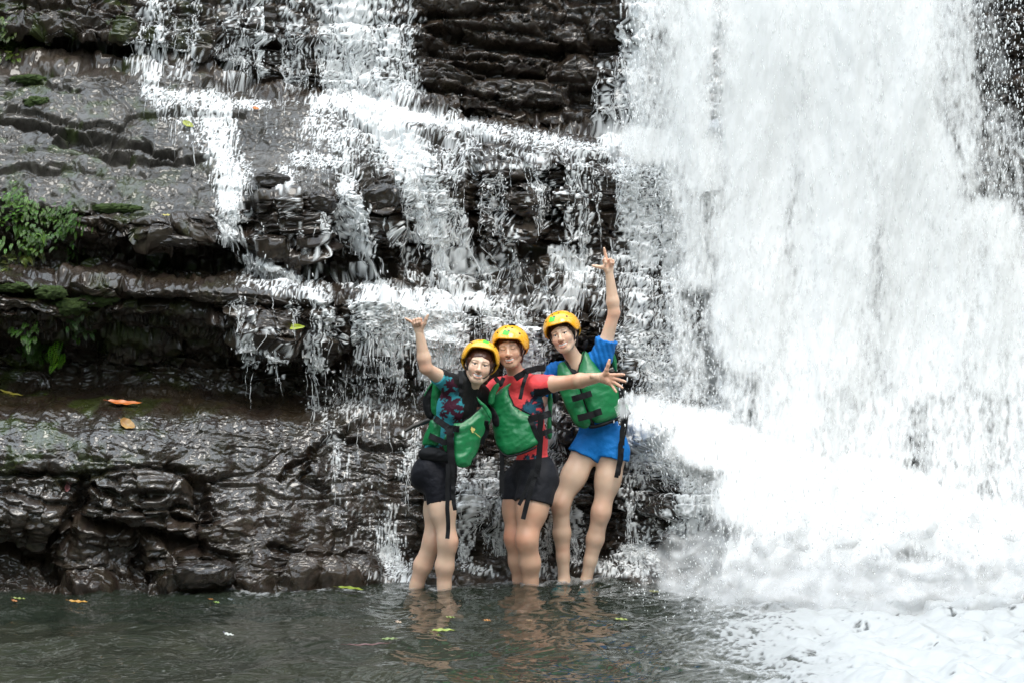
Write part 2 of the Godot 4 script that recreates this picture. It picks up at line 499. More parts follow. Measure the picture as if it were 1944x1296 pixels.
# ======================================================================
#  How much white water runs where: strokes on the plan (px, py), half width, strength
# ======================================================================
const RUNS := [
	# thin falls over the upper face, left
	[9, 0.85, [298, -40, 300, 60, 297, 150, 288, 185]], [9, 0.55, [283, -40, 268, 70, 278, 120, 292, 180]], [34, 0.42, [262, 95, 275, 140, 300, 190]],
	[60, 0.34, [330, -40, 330, 40, 345, 130]], [70, 0.36, [440, -40, 440, 60, 450, 150]], [16, 0.60, [487, -40, 492, 60, 500, 140]], [50, 0.40, [550, -40, 555, 60, 560, 150]],
	[14, 0.5, [385, -40, 372, 40, 360, 110]], [12, 0.5, [455, -40, 448, 50, 462, 120]],
	# the middle upper fall
	[70, 0.66, [668, -60, 672, 60, 690, 140, 700, 200]], [40, 0.55, [625, -40, 620, 40, 625, 120, 640, 200]], [45, 0.55, [725, -40, 735, 60, 750, 130, 760, 200]], [22, 0.42, [775, -40, 782, 80, 785, 205]],
	# pools at the back of the terrace
	[18, 0.56, [290, 172, 340, 182, 420, 195, 500, 200]], [10, 0.4, [520, 196, 600, 195]], [26, 0.66, [600, 195, 680, 202, 740, 212, 800, 222]], [16, 0.75, [800, 228, 860, 236, 905, 240]],
	# terrace and its left run
	[48, 0.62, [400, 196, 420, 250, 425, 300]], [40, 0.72, [425, 300, 440, 340, 432, 400]], [20, 0.85, [418, 345, 425, 400, 425, 452]], [15, 0.85, [445, 380, 452, 420, 450, 455]],
	[60, 0.42, [330, 205, 420, 290, 460, 330]], [110, 0.25, [540, 215, 560, 290, 570, 330]],
	[28, 0.45, [560, 300, 630, 310, 660, 340]], [14, 0.55, [535, 320, 545, 355]], [30, 0.5, [640, 250, 655, 300, 665, 350]],
	[60, 0.80, [690, 205, 740, 245, 775, 290, 790, 340]], [36, 0.95, [740, 215, 770, 260, 780, 330]], [90, 0.46, [620, 230, 700, 260, 760, 300]], [70, 0.42, [840, 235, 880, 290, 860, 320]],
	[30, 0.48, [850, 235, 960, 255, 1060, 275, 1150, 290]], [9, 0.55, [880, 322, 940, 318, 1000, 316]], [22, 0.4, [950, 290, 1060, 300, 1150, 310]],
	# the narrow bright chute
	[24, 0.80, [655, 360, 675, 385, 685, 410]], [16, 1.0, [672, 400, 690, 440, 697, 480, 704, 515]], [30, 0.45, [650, 370, 660, 430, 690, 470]],
	# the lacy curtain
	[70, 0.62, [795, 340, 820, 400, 840, 460, 850, 525]], [40, 0.75, [800, 335, 812, 380]], [16, 0.7, [862, 385, 885, 440, 895, 500, 915, 545]], [10, 0.75, [745, 420, 760, 470, 785, 530]], [12, 0.55, [775, 380, 785, 450]],
	[8, 0.6, [605, 375, 603, 440, 612, 500]], [20, 0.32, [550, 380, 552, 500]], [30, 0.30, [495, 440, 500, 500]],
	# thin streams over the dark middle face
	[10, 0.55, [952, 330, 962, 400, 975, 470]], [22, 0.42, [930, 340, 945, 440]], [7, 0.6, [1042, 318, 1038, 360]], [9, 0.62, [1082, 312, 1078, 400, 1084, 478]], [11, 0.72, [1100, 310, 1104, 400, 1112, 480]], [7, 0.45, [1135, 320, 1133, 460]], [14, 0.4, [915, 350, 920, 420, 968, 480]],
	[26, 0.40, [1020, 320, 1035, 420]],
	# sloping rock over the people
	[24, 0.95, [1060, 482, 1085, 500, 1100, 530]], [30, 0.70, [1095, 500, 1090, 550, 1060, 600]], [28, 0.45, [1040, 520, 1030, 580]], [100, 0.34, [930, 500, 980, 550, 960, 600]], [40, 0.4, [1130, 500, 1140, 580]],
	# left ledge
	[14, 0.75, [470, 490, 510, 515, 560, 535]], [40, 0.42, [470, 530, 560, 545, 620, 560]], [14, 0.75, [585, 550, 605, 580, 615, 620]], [10, 0.65, [635, 600, 640, 650]], [12, 0.42, [560, 565, 555, 620]], [30, 0.40, [450, 575, 470, 610]],
	[18, 0.45, [470, 640, 475, 690]], [10, 0.5, [520, 655, 525, 720]], [14, 0.35, [440, 630, 560, 625]], [22, 0.55, [595, 640, 600, 700]], [10, 0.5, [672, 580, 690, 690]],
	# middle ledge, behind the heads
	[20, 0.52, [655, 535, 720, 548, 790, 560, 860, 575]], [30, 0.66, [840, 560, 900, 570, 925, 580]], [50, 0.70, [720, 560, 740, 610, 745, 660]], [60, 0.85, [850, 585, 850, 640, 840, 700]], [50, 0.80, [780, 575, 800, 620, 830, 680]], [40, 0.55, [690, 580, 715, 640]],
	[70, 0.55, [940, 600, 1000, 640, 1000, 700]], [14, 0.7, [720, 600, 735, 680, 755, 720]],
	# the step under it and the slope down to the pool
	[44, 0.36, [600, 760, 680, 775, 760, 780]], [60, 0.30, [620, 720, 700, 740, 780, 740]], [18, 0.40, [620, 790, 640, 840, 640, 900]], [100, 0.26, [650, 880, 680, 960, 700, 1010]], [16, 0.55, [790, 815, 782, 860, 772, 900]], [14, 0.62, [745, 960, 740, 1030, 760, 1085]],
	[40, 0.55, [735, 1020, 750, 1070, 770, 1100]], [20, 0.62, [875, 890, 885, 960, 880, 1060]], [24, 0.62, [930, 880, 935, 960, 945, 1040]], [30, 0.5, [1040, 760, 1050, 900, 1030, 1050]], [20, 0.55, [910, 900, 900, 980]],
	[26, 0.55, [1080, 900, 1085, 1000, 1090, 1060]], [120, 0.22, [780, 900, 900, 960, 1000, 1000]],
	[22, 0.55, [765, 1085, 800, 1095]], [18, 0.5, [880, 1075, 930, 1085]], [24, 0.52, [1010, 1070, 1050, 1085]], [26, 0.55, [1120, 1075, 1185, 1082]], [14, 0.4, [700, 1092, 730, 1095]],
	# right of the third woman
	[64, 1.0, [1228, 802, 1290, 810, 1400, 840]], [90, 0.72, [1260, 850, 1330, 900, 1390, 960]], [60, 0.5, [1195, 845, 1230, 880]], [8, 0.85, [1190, 905, 1196, 970, 1206, 1035]], [7, 0.75, [1215, 900, 1224, 980, 1227, 1032]], [12, 0.7, [1268, 970, 1272, 1035]], [50, 0.65, [1310, 930, 1330, 1040]],
	[26, 0.75, [1185, 1045, 1250, 1060, 1330, 1060]], [40, 0.5, [1190, 1070, 1300, 1085]], [90, 0.9, [1370, 900, 1400, 1000, 1400, 1090]],
	# under the left edge of the big fall
	[50, 0.80, [1225, -60, 1215, 60, 1210, 150, 1215, 240]], [30, 0.45, [1185, 60, 1170, 150, 1150, 240]], [8, 0.5, [1140, 120, 1128, 200]], [60, 0.85, [1170, 268, 1250, 285, 1330, 300]],
	[60, 0.62, [1190, 300, 1215, 380, 1225, 480]], [70, 0.66, [1270, 310, 1290, 400, 1290, 520]], [60, 0.52, [1190, 480, 1215, 560, 1220, 640]], [70, 0.58, [1290, 500, 1290, 620, 1300, 720]], [60, 0.62, [1200, 640, 1240, 700, 1260, 760]], [120, 0.85, [1400, -60, 1400, 300, 1400, 800]],
]
# the free fall in front of the cliff
const FALL_RUNS := [
	[45, 0.72, [1285, -60, 1278, 120, 1280, 280]],
	[60, 0.60, [1262, -60, 1240, 60, 1232, 160, 1245, 270]], [60, 0.86, [1330, -60, 1315, 120, 1310, 260, 1330, 340]], [140, 1.0, [1460, -60, 1450, 200, 1440, 320]], [150, 1.0, [1580, -60, 1590, 200, 1600, 400]], [130, 0.95, [1710, -60, 1720, 140, 1730, 300]],
	[75, 0.66, [1800, -60, 1820, 160, 1835, 340]], [85, 0.46, [1855, -60, 1880, 220, 1900, 420]], [90, 0.30, [1930, -60, 1950, 300, 1960, 500]], [80, 0.75, [1580, 700, 1580, 900]], [90, 0.52, [1900, 240, 1925, 440]],
	[70, 0.80, [1215, 275, 1270, 275, 1340, 290]], [70, 0.70, [1300, 330, 1320, 420, 1330, 520]], [140, 0.90, [1430, 300, 1430, 500, 1430, 640]], [170, 0.9, [1590, 360, 1580, 520, 1560, 680]], [170, 0.9, [1740, 300, 1760, 480, 1760, 680]], [130, 0.82, [1880, 440, 1890, 560, 1900, 700]], [100, 0.7, [1960, 520, 1970, 700]],
	[60, 0.55, [1290, 540, 1300, 640, 1310, 740]], [60, 0.62, [1380, 560, 1390, 660, 1400, 780]], [90, 0.78, [1470, 640, 1470, 720, 1480, 800]], [70, 0.9, [1530, 640, 1520, 760, 1510, 860]], [140, 0.74, [1660, 640, 1670, 760, 1660, 860]], [150, 0.72, [1800, 640, 1810, 780, 1820, 900]], [130, 0.68, [1920, 660, 1930, 800, 1950, 960]],
	[50, 0.7, [1200, 770, 1290, 790, 1380, 800]], [90, 1.0, [1320, 830, 1420, 860, 1540, 900]], [120, 1.0, [1420, 940, 1520, 980, 1660, 1000]], [130, 1.0, [1620, 920, 1760, 980, 1960, 1040]], [130, 1.0, [1450, 1080, 1650, 1120, 1960, 1150]],
]
const DW := 540
const DH := 360


func rasterize(runs: Array) -> PackedFloat32Array:      # cells of 4, from (-80, -80)
	var d := PackedFloat32Array()
	d.resize(DW * DH)
	for run in runs:
		var hw: float = run[0]
		var strength: float = run[1]
		var pts: Array = run[2]
		for s in range(0, pts.size() - 2, 2):
			var a := Vector2(pts[s], pts[s + 1])
			var b := Vector2(pts[s + 2], pts[s + 3])
			var x0 := clampi(int((minf(a.x, b.x) - hw + 80) / 4), 0, DW - 1)
			var x1 := clampi(int((maxf(a.x, b.x) + hw + 80) / 4) + 1, 0, DW - 1)
			var y0 := clampi(int((minf(a.y, b.y) - hw + 80) / 4), 0, DH - 1)
			var y1 := clampi(int((maxf(a.y, b.y) + hw + 80) / 4) + 1, 0, DH - 1)
			var ab := b - a
			var l2 := ab.length_squared()
			for y in range(y0, y1 + 1):
				for x in range(x0, x1 + 1):
					var p := Vector2(x * 4 - 80, y * 4 - 80)
					var t := clampf((p - a).dot(ab) / l2, 0, 1)
					var f := strength * (1.0 - sstep(0.25 * hw, hw, p.distance_to(a + ab * t)))
					if f > d[y * DW + x]:
						d[y * DW + x] = f
	return d


func dens(d: PackedFloat32Array, px: float, py: float) -> float:
	var x := (px + 80.0) * 0.25
	var y := (py + 80.0) * 0.25
	var i := int(x)
	var j := int(y)
	if x < 0.0 or y < 0.0 or i >= DW - 1 or j >= DH - 1:
		return 0.0
	var fx := x - i
	var fy := y - j
	var k := j * DW + i
	return lerpf(lerpf(d[k], d[k + 1], fx), lerpf(d[k + DW], d[k + DW + 1], fx), fy)


# ----------------------------------------------------------------------
#  White water running over the rock: a torn sheet that follows the beds and falls free from the lips
# ----------------------------------------------------------------------
func build_cascade() -> void:
	var d := rasterize(RUNS)
	var n1 := noise(61, 1.0, 3)
	var n2 := noise(62, 1.0, 2)
	var lace := cell_noise(63, FastNoiseLite.RETURN_DISTANCE2_SUB, 1.0)
	var lace2 := cell_noise(64, FastNoiseLite.RETURN_DISTANCE2_SUB, 1.0)
	var big := noise(65, 2.2, 2)
	var pos := PackedVector3Array()
	pos.resize(nr * nc)
	var alpha := PackedFloat32Array()
	alpha.resize(nr * nc)
	var drops: Array[Transform3D] = []
	var rg := RandomNumberGenerator.new()
	rg.seed = 5
	for c in nc:
		var x := gx[c]
		if x > 1.9:
			for r in nr:
				pos[r * nc + c] = grid[r * nc + c]
			continue
		var z := -9.0
		var s := 0.0
		var fine := x > -3.6 and x < 1.3
		for r in nr:
			var at := r * nc + c
			var q := grid[at]
			if r > 0:
				var step := grid[at - nc].distance_to(q)
				s += step
				z = maxf(q.z, z - 0.35 * maxf(0.0, grid[at - nc].y - q.y))
			else:
				z = q.z
			var free := z - q.z
			var sc := (CAM_Z - z) / CAM_Z / PPM
			var px := 972.0 + x / sc
			var py := 600.0 + (CAM_Y - q.y) / sc
			# the runs wander a little
			var k := dens(d, px + 26.0 * big.get_noise_2d(x * 2.0, s * 2.0), py)
			if k <= 0.02 or q.y < -0.05:
				alpha[at] = 0.0
				pos[at] = Vector3(q.x, q.y, z)
				continue
			# steep where the sheet drops, flat on the beds: strands there, churned foam here
			var down := 0.5
			if r > 1:
				var dv := grid[at] - grid[at - 2 * nc]
				down = sstep(0.25, 0.8, maxf(-dv.y / maxf(dv.length(), 0.0005), sstep(0.02, 0.08, free)))
			var wx := x + 0.03 * n2.get_noise_2d(x * 9.0, s * 5.0)
			var ws := s + 0.05 * n2.get_noise_2d(x * 8.0 + 50.0, s * 6.0)
			var fl := lerpf(1.0, 0.16, down)
			var fil := n1.get_noise_2d(wx * 48.0, ws * 44.0 * lerpf(1.0, 0.30, down))
			var r1 := maxf(0.0, 1.0 - 4.2 * absf(n2.get_noise_2d(wx * 9.0, ws * 9.0 * fl)))
			var r2 := maxf(0.0, 1.0 - 3.6 * absf(n2.get_noise_2d(wx * 21.0 + 30.0, ws * 20.0 * fl)))
			var lb := maxf(0.0, 0.8 - 1.7 * (lace2.get_noise_2d(wx * 26.0, ws * 24.0 * lerpf(1.0, 0.35, down)) + 1.0))
			var full := sstep(0.22, 0.62, k)
			var v := k * 1.70 - 1.02 + 0.62 * maxf(r1, 0.8 * r2) + (0.18 + 0.16 * full) * r2 + full * (0.38 * lb + 0.34 * fil) + 0.10 * fil
			v += 0.30 * big.get_noise_2d(x * 1.6 + 20.0, s * 0.9)
			var a := sstep(0.0, 0.34, v)
			alpha[at] = a * lerpf(0.62, 0.97, sstep(0.0, 0.8, k * 0.5 + v * 0.7))
			var lift := 0.007 + 0.022 * k * sstep(-0.2, 1.2, v) + 0.012 * k * n2.get_noise_2d(x * 14.0, s * 12.0)
			pos[at] = Vector3(q.x, q.y + lift * 0.4 * (1.0 - down), z + lift)
			# loose drops
			if fine and rg.randf() < 0.13 * k * k * (0.12 + sstep(0.35, 0.9, down)):
				var out := rg.randf() * rg.randf()
				var o := pos[at] + Vector3(rg.randfn(0.0, 0.02), rg.randfn(0.0, 0.02) + 0.03 * out, 0.01 + 0.16 * out)
				var rad := 0.0017 + 0.0034 * pow(rg.randf(), 3.0)
				var el := 1.0 + down * down * rg.randf_range(0.3, 2.6)
				var tilt := Basis(Vector3(0, 0, 1), rg.randfn(0.0, 0.25)) * Basis.from_scale(Vector3(rad, rad * el, rad))
				drops.append(Transform3D(tilt, o))
	cascade_threads(pos, d)
	foam_mesh("cascade", pos, alpha, "white water of the cascade running down the dark rock steps beside the big fall", 0.03)
	drop_cloud("cascade_drops", drops)


# crisp threads of water that run down the sheet's face, each swelling and thinning on its way
func cascade_threads(pos: PackedVector3Array, d: PackedFloat32Array) -> void:
	var rg := RandomNumberGenerator.new()
	rg.seed = 31
	var nz := noise(66, 1.0, 2)
	var v := PackedVector3Array()
	var n := PackedVector3Array()
	var cs := PackedColorArray()
	var idx := PackedInt32Array()
	var made := 0
	var top := row_start[1]
	for tries in 60000:
		if made >= 2600:
			break
		var c := rg.randi_range(0, nc - 1)
		var x := gx[c]
		if x < -2.6 or x > 1.25:
			continue
		var r := rg.randi_range(top, nr - 60)
		var p := pos[r * nc + c]
		var q := plan_of(p)
		var k := dens(d, q.x, q.y)
		if rg.randf() > k * 1.1 or k < 0.30 or p.y < 0.05:
			continue
		var dv := pos[(r + 3) * nc + c] - p
		var steep := -dv.y / maxf(dv.length(), 0.001)
		if rg.randf() > steep * steep + 0.08:
			continue
		var length := rg.randf_range(0.06, 0.34) * (0.5 + steep)
		var w0 := rg.randf_range(0.0013, 0.0040) * (0.7 + 0.6 * k)
		var sway := rg.randf_range(0.002, 0.008)
		var drift := rg.randfn(0.0, 0.05)
		var ph := rg.randf() * 100.0
		var pts := PackedVector3Array()
		var run := 0.0
		var rr := r
		while run < length and rr < nr - 40 and pts.size() < 40:
			var b := pos[rr * nc + c]
			if b.y < 0.0:
				break
			pts.append(b + Vector3(drift * run + sway * nz.get_noise_2d(run * 14.0 + ph, 3.0), 0.0, 0.006 + 0.008 * nz.get_noise_2d(run * 9.0 + ph, 9.0)))
			var e := pos[(rr + 2) * nc + c]
			run += e.distance_to(b)
			rr += 2
		if pts.size() < 5:
			continue
		made += 1
		var first := v.size()
		for i in pts.size():
			var t := float(i) / (pts.size() - 1)
			var w := w0 * (0.25 + 0.75 * pow(sin(PI * clampf(t * 0.9 + 0.1, 0.0, 1.0)), 0.6)) * (0.75 + 0.9 * nz.get_noise_2d(ph + i * 0.9, 20.0))
			w = maxf(w, 0.0009)
			var a := 0.9 * sstep(0.0, 0.25, t) * (1.0 - sstep(0.55, 1.0, t)) * sstep(-0.45, 0.05, nz.get_noise_2d(ph + i * 0.55, 50.0))
			for sd in [[-1.0, -0.3], [0.0, 0.8], [1.0, -0.3]]:
				v.append(pts[i] + Vector3(w * float(sd[0]), 0, w * float(sd[1])))
				n.append(Vector3(float(sd[0]) * 0.75, 0.1, 0.6 + 0.4 * float(sd[1])).normalized())
				cs.append(Color(1, 1, 1, a))
			if i > 0:
				for sd in 2:
					var b0 := first + (i - 1) * 3 + sd
					idx.append_array(PackedInt32Array([b0, b0 + 1, b0 + 3, b0 + 1, b0 + 4, b0 + 3]))
	var o := put("cascade_threads", arrays_mesh(v, n, idx, cs), m_foam)
	tag(o, "thin white threads of water dripping down the faces of the rock steps", "water", "", "stuff")
	print("threads ", made, " tris ", idx.size() / 3)


func foam_mesh(called: String, pos: PackedVector3Array, alpha: PackedFloat32Array, label: String, cut: float) -> void:
	var n := grid_normals(pos)
	var idx := PackedInt32Array()
	var v := PackedVector3Array()
	var nn := PackedVector3Array()
	var cs := PackedColorArray()
	var slot := PackedInt32Array()
	slot.resize(nr * nc)
	slot.fill(-1)
	for r in nr - 1:
		for c in nc - 1:
			var i := r * nc + c
			if alpha[i] < cut and alpha[i + 1] < cut and alpha[i + nc] < cut and alpha[i + nc + 1] < cut:
				continue
			for j in [i, i + 1, i + nc, i + nc + 1]:
				if slot[j] < 0:
					slot[j] = v.size()
					v.append(pos[j])
					nn.append(n[j])
					cs.append(Color(1, 1, 1, alpha[j]))
			idx.append(slot[i])
			idx.append(slot[i + 1])
			idx.append(slot[i + nc])
			idx.append(slot[i + 1])
			idx.append(slot[i + nc + 1])
			idx.append(slot[i + nc])
	print(called, " tris ", idx.size() / 3)
	var o := put(called, arrays_mesh(v, nn, idx, cs), m_foam)
	tag(o, label, "water", "", "stuff")


func drop_shape() -> Mesh:
	var s := SphereMesh.new()
	s.radial_segments = 6
	s.rings = 3
	s.radius = 1.0
	s.height = 2.0
	return s


func drop_cloud(called: String, drops: Array[Transform3D]) -> void:
	var mm := MultiMesh.new()
	mm.transform_format = MultiMesh.TRANSFORM_3D
	mm.mesh = drop_shape()
	mm.instance_count = drops.size()
	var buf := PackedFloat32Array()
	buf.resize(drops.size() * 12)
	var w := 0
	for t in drops:
		var b := t.basis
		buf[w] = b.x.x
		buf[w + 1] = b.y.x
		buf[w + 2] = b.z.x
		buf[w + 3] = t.origin.x
		buf[w + 4] = b.x.y
		buf[w + 5] = b.y.y
		buf[w + 6] = b.z.y
		buf[w + 7] = t.origin.y
		buf[w + 8] = b.x.z
		buf[w + 9] = b.y.z
		buf[w + 10] = b.z.z
		buf[w + 11] = t.origin.z
		w += 12
	mm.buffer = buf
	var o := MultiMeshInstance3D.new()
	o.name = numbered(called)
	o.multimesh = mm
	o.material_override = m_drop
	add_child(o)
	tag(o, "white drops flying off the %s" % ("big waterfall on the right" if called.begins_with("fall") else "cascade over the rock steps on the left"), "water", "", "stuff")
	print(called, " ", drops.size())


# ----------------------------------------------------------------------
#  The big fall: torn sheets hanging at different distances before the cliff, drops and mist
# ----------------------------------------------------------------------
func fall_z(py: float) -> float:
	var t := clampf((py + 60.0) / 1200.0, 0.0, 1.0)
	return -1.45 + 0.25 * t + 1.35 * pow(t, 3.0)


func build_fall() -> void:
	var d := rasterize(FALL_RUNS)
	var n1 := noise(71, 1.0, 3)
	var n2 := noise(72, 1.0, 3)
	var n3 := noise(73, 1.0, 2)
	var lace := cell_noise(74, FastNoiseLite.RETURN_DISTANCE2_SUB, 1.0)
	var root := Node3D.new()
	root.name = "waterfall"
	add_child(root)
	tag(root, "broad white waterfall pouring into the pool on the right", "waterfall", "", "stuff")
	var drops: Array[Transform3D] = []
	var rg := RandomNumberGenerator.new()
	rg.seed = 15
	for layer in 4:
		var off: float = [0.0, 0.16, 0.34, 0.52][layer]
		var nx := 300
		var ny := 420
		var w := nx + 1
		var v := PackedVector3Array()
		var cs := PackedColorArray()
		var al := PackedFloat32Array()
		v.resize(w * (ny + 1))
		cs.resize(w * (ny + 1))
		al.resize(w * (ny + 1))
		for j in ny + 1:
			var py := lerpf(-75.0, 1190.0, float(j) / ny)
			for i in nx + 1:
				var px := lerpf(1140.0, 2060.0, float(i) / nx)
				var ox := layer * 17.0
				var xx := px / PPM
				var yy := py / PPM
				var lump := n3.get_noise_2d(xx * 1.6 + ox, yy * 0.5 + ox)
				var z := fall_z(py) + off + 0.10 * lump + 0.018 * n2.get_noise_2d(xx * 9.0 + ox, yy * 2.5)
				var p := P(px, py, z)
				var k := dens(d, px + 24.0 * n3.get_noise_2d(xx * 3.0 + ox, yy * 2.0), py)
				var at := j * w + i
				v[at] = p
				var a := 0.0
				if k > 0.02 and p.y > -0.02:
					var f := n1.get_noise_2d((xx - 5.0) * (24.0 - 1.6 * yy) + ox, yy * 6.0)
					var g := n2.get_noise_2d(xx * 7.0 + ox, yy * 1.9 - ox)
					var la := lace.get_noise_2d(xx * 18.0 + ox + 0.6 * g, yy * 8.0) + 1.0
					var fine := n1.get_noise_2d((xx - 5.0) * (60.0 - 4.0 * yy) - ox, yy * 13.0)
					var t := k * 2.0 - 0.98 + 0.46 * f + 0.26 * g + 0.50 * fine + 0.25 * (0.6 - la * 1.5)
					a = sstep(-0.05, 0.80, t) * float([0.96, 0.78, 0.58, 0.42][layer])
				al[at] = a
				cs[at] = Color(1, 1, 1, a)
				if rg.randf() < 0.42 * k * maxf(0.10, 1.0 - k * 1.35):
					var rad := 0.0018 + 0.0055 * pow(rg.randf(), 3.0)
					var el := rg.randf_range(1.2, 3.6)
					rad *= lerpf(1.0, 0.55, sstep(0.4, 0.8, k))
					el *= lerpf(1.0, 2.0, sstep(0.4, 0.8, k))
					var b := Basis(Vector3(0, 0, 1), rg.randfn(0.0, 0.12)) * Basis.from_scale(Vector3(rad, rad * el, rad))
					drops.append(Transform3D(b, p + Vector3(rg.randfn(0.0, 0.02), rg.randfn(0.0, 0.02), rg.randf_range(-0.05, 0.25))))
		var idx := PackedInt32Array()
		for j in ny:
			for i in nx:
				var k := j * w + i
				if al[k] < 0.02 and al[k + 1] < 0.02 and al[k + w] < 0.02 and al[k + w + 1] < 0.02:
					continue
				idx.append_array(PackedInt32Array([k, k + 1, k + w, k + 1, k + w + 1, k + w]))
		var st := SurfaceTool.new()
		st.create_from(arrays_mesh(v, PackedVector3Array(), idx, cs), 0)
		st.generate_normals()
		var o := put("sheet", st.commit(), m_fall, root)
		tag(o, "", "", "", "stuff")
		print("sheet tris ", idx.size() / 3)
	# the burst of spray where the water strikes the pool: billows, one before the other
	for layer in 5:
		var nx := 220
		var ny := 130
		var ww := nx + 1
		var v := PackedVector3Array()
		var cs := PackedColorArray()
		var al := PackedFloat32Array()
		for j in ny + 1:
			for i in nx + 1:
				var px := lerpf(1100.0, 2090.0, float(i) / nx)
				var side := sstep(1180.0 + 25.0 * layer, 1420.0 + 30.0 * layer, px)
				var crest: float = lerpf(1075.0, [850.0, 905.0, 960.0, 1010.0, 1050.0][layer], side) + 30.0 * n3.get_noise_2d(px / 90.0, layer * 9.0)
				var t := float(j) / ny                       # 0 at the top edge, 1 on the water
				var py := lerpf(crest - 60.0, 1130.0 + 22.0 * layer, t)
				var ox := layer * 23.0
				var bil := n3.get_noise_2d(px / 110.0 + ox, py / 90.0)
				var z := -0.55 + 0.36 * layer + 0.5 * t * t + 0.16 * bil
				var p := P(px, py, z)
				var f := n1.get_noise_2d(px / 20.0 + ox, py / 26.0)
				var g := n2.get_noise_2d(px / 60.0, py / 60.0 + ox)
				var k := sstep(0.0, 0.55, t) * sstep(1110.0 + 25.0 * layer, 1310.0 + 30.0 * layer, px)
				var a: float = sstep(0.0, 1.25, k * 1.75 - 0.80 + 0.36 * f + 0.75 * g) * float([0.9, 0.75, 0.62, 0.5, 0.42][layer])
				a *= 1.0 - sstep(0.93, 1.0, t)
				v.append(p)
				al.append(a)
				cs.append(Color(1, 1, 1, a))
				if rg.randf() < 0.16 * k * (1.0 - k) + 0.004 * k:
					var rad := 0.0016 + 0.0036 * pow(rg.randf(), 3.0)
					drops.append(Transform3D(Basis.from_scale(Vector3(rad, rad * rg.randf_range(1.0, 2.0), rad)), p + Vector3(rg.randfn(0.0, 0.06), rg.randfn(0.03, 0.06), rg.randfn(0.1, 0.1))))
		var idx := PackedInt32Array()
		for j in ny:
			for i in nx:
				var k := j * ww + i
				if al[k] < 0.02 and al[k + 1] < 0.02 and al[k + ww] < 0.02 and al[k + ww + 1] < 0.02:
					continue
				idx.append_array(PackedInt32Array([k, k + 1, k + ww, k + 1, k + ww + 1, k + ww]))
		var st := SurfaceTool.new()
		st.create_from(arrays_mesh(v, PackedVector3Array(), idx, cs), 0)
		st.generate_normals()
		var o := put("spray", st.commit(), m_spray, root)
		tag(o, "", "", "", "stuff")
	drop_cloud("fall_drops", drops)


# ----------------------------------------------------------------------
#  The pool
# ----------------------------------------------------------------------
func churn(x: float, z: float) -> float:       # how broken the surface is: 0 calm, 1 white
	var px := 972.0 + x * PPM * CAM_Z / (CAM_Z - z)
	var py := 600.0 + CAM_Y * PPM * CAM_Z / (CAM_Z - z)
	var edge := 1195.0 + 0.55 * maxf(0.0, py - 1110.0) + 30.0 * sin(py * 0.045)
	var c := sstep(edge - 80.0, edge + 430.0, px)
	return c


var pool_a1: FastNoiseLite
var pool_a2: FastNoiseLite
var pool_a3: FastNoiseLite


# where legs stand in the water (x, z)
const LEGS := [[-0.437, 0.06], [-0.64, -0.12], [0.125, -0.16], [0.065, -0.3], [0.34, -0.50], [0.48, -0.52]]


func pool_noises() -> void:
	pool_a1 = noise(81, 1.0, 2)
	pool_a2 = noise(82, 1.0, 3)
	pool_a3 = noise(83, 1.0, 2)
	pool_a3.fractal_type = FastNoiseLite.FRACTAL_RIDGED


func pool_height(xx: float, zz: float) -> float:
	var near := sstep(-0.6, 2.5, xx)
	var c := churn(xx, zz)
	var h := 0.048 * pool_a1.get_noise_2d(xx * 1.1, zz * 0.85) + (0.010 + 0.005 * near) * pool_a2.get_noise_2d(xx * 3.2, zz * 2.4)
	h += (0.0045 + 0.004 * near) * pool_a3.get_noise_2d(xx * 7.0 + 3.0 * pool_a1.get_noise_2d(xx, zz), zz * 6.0)
	h += 0.030 * exp(-pow((xx - 0.15) / 0.5, 2.0) - pow((zz - 0.1) / 0.45, 2.0))
	h += 0.045 * exp(-pow((xx - 0.45) / 0.32, 2.0) - pow((zz + 0.52) / 0.20, 2.0)) * (1.0 + 0.8 * pool_a2.get_noise_2d(xx * 7.0, zz * 7.0))
	h += 0.016 * pool_a3.get_noise_2d(xx * 4.0, zz * 7.0) * exp(-pow((zz - 0.35) / 0.4, 2.0)) * (1.0 - sstep(-1.2, -0.6, xx))
	if c > 0.0:
		h += c * (0.06 * pool_a1.get_noise_2d(xx * 2.4, zz * 2.0) + 0.012 * pool_a2.get_noise_2d(xx * 6.0, zz * 5.0) + 0.02)
	for l in LEGS:
		var dl := Vector2(xx - l[0], zz - l[1]).length()
		if dl < 0.5:
			h += 0.009 * cos(dl * 70.0) * exp(-dl * 6.0)
	return h


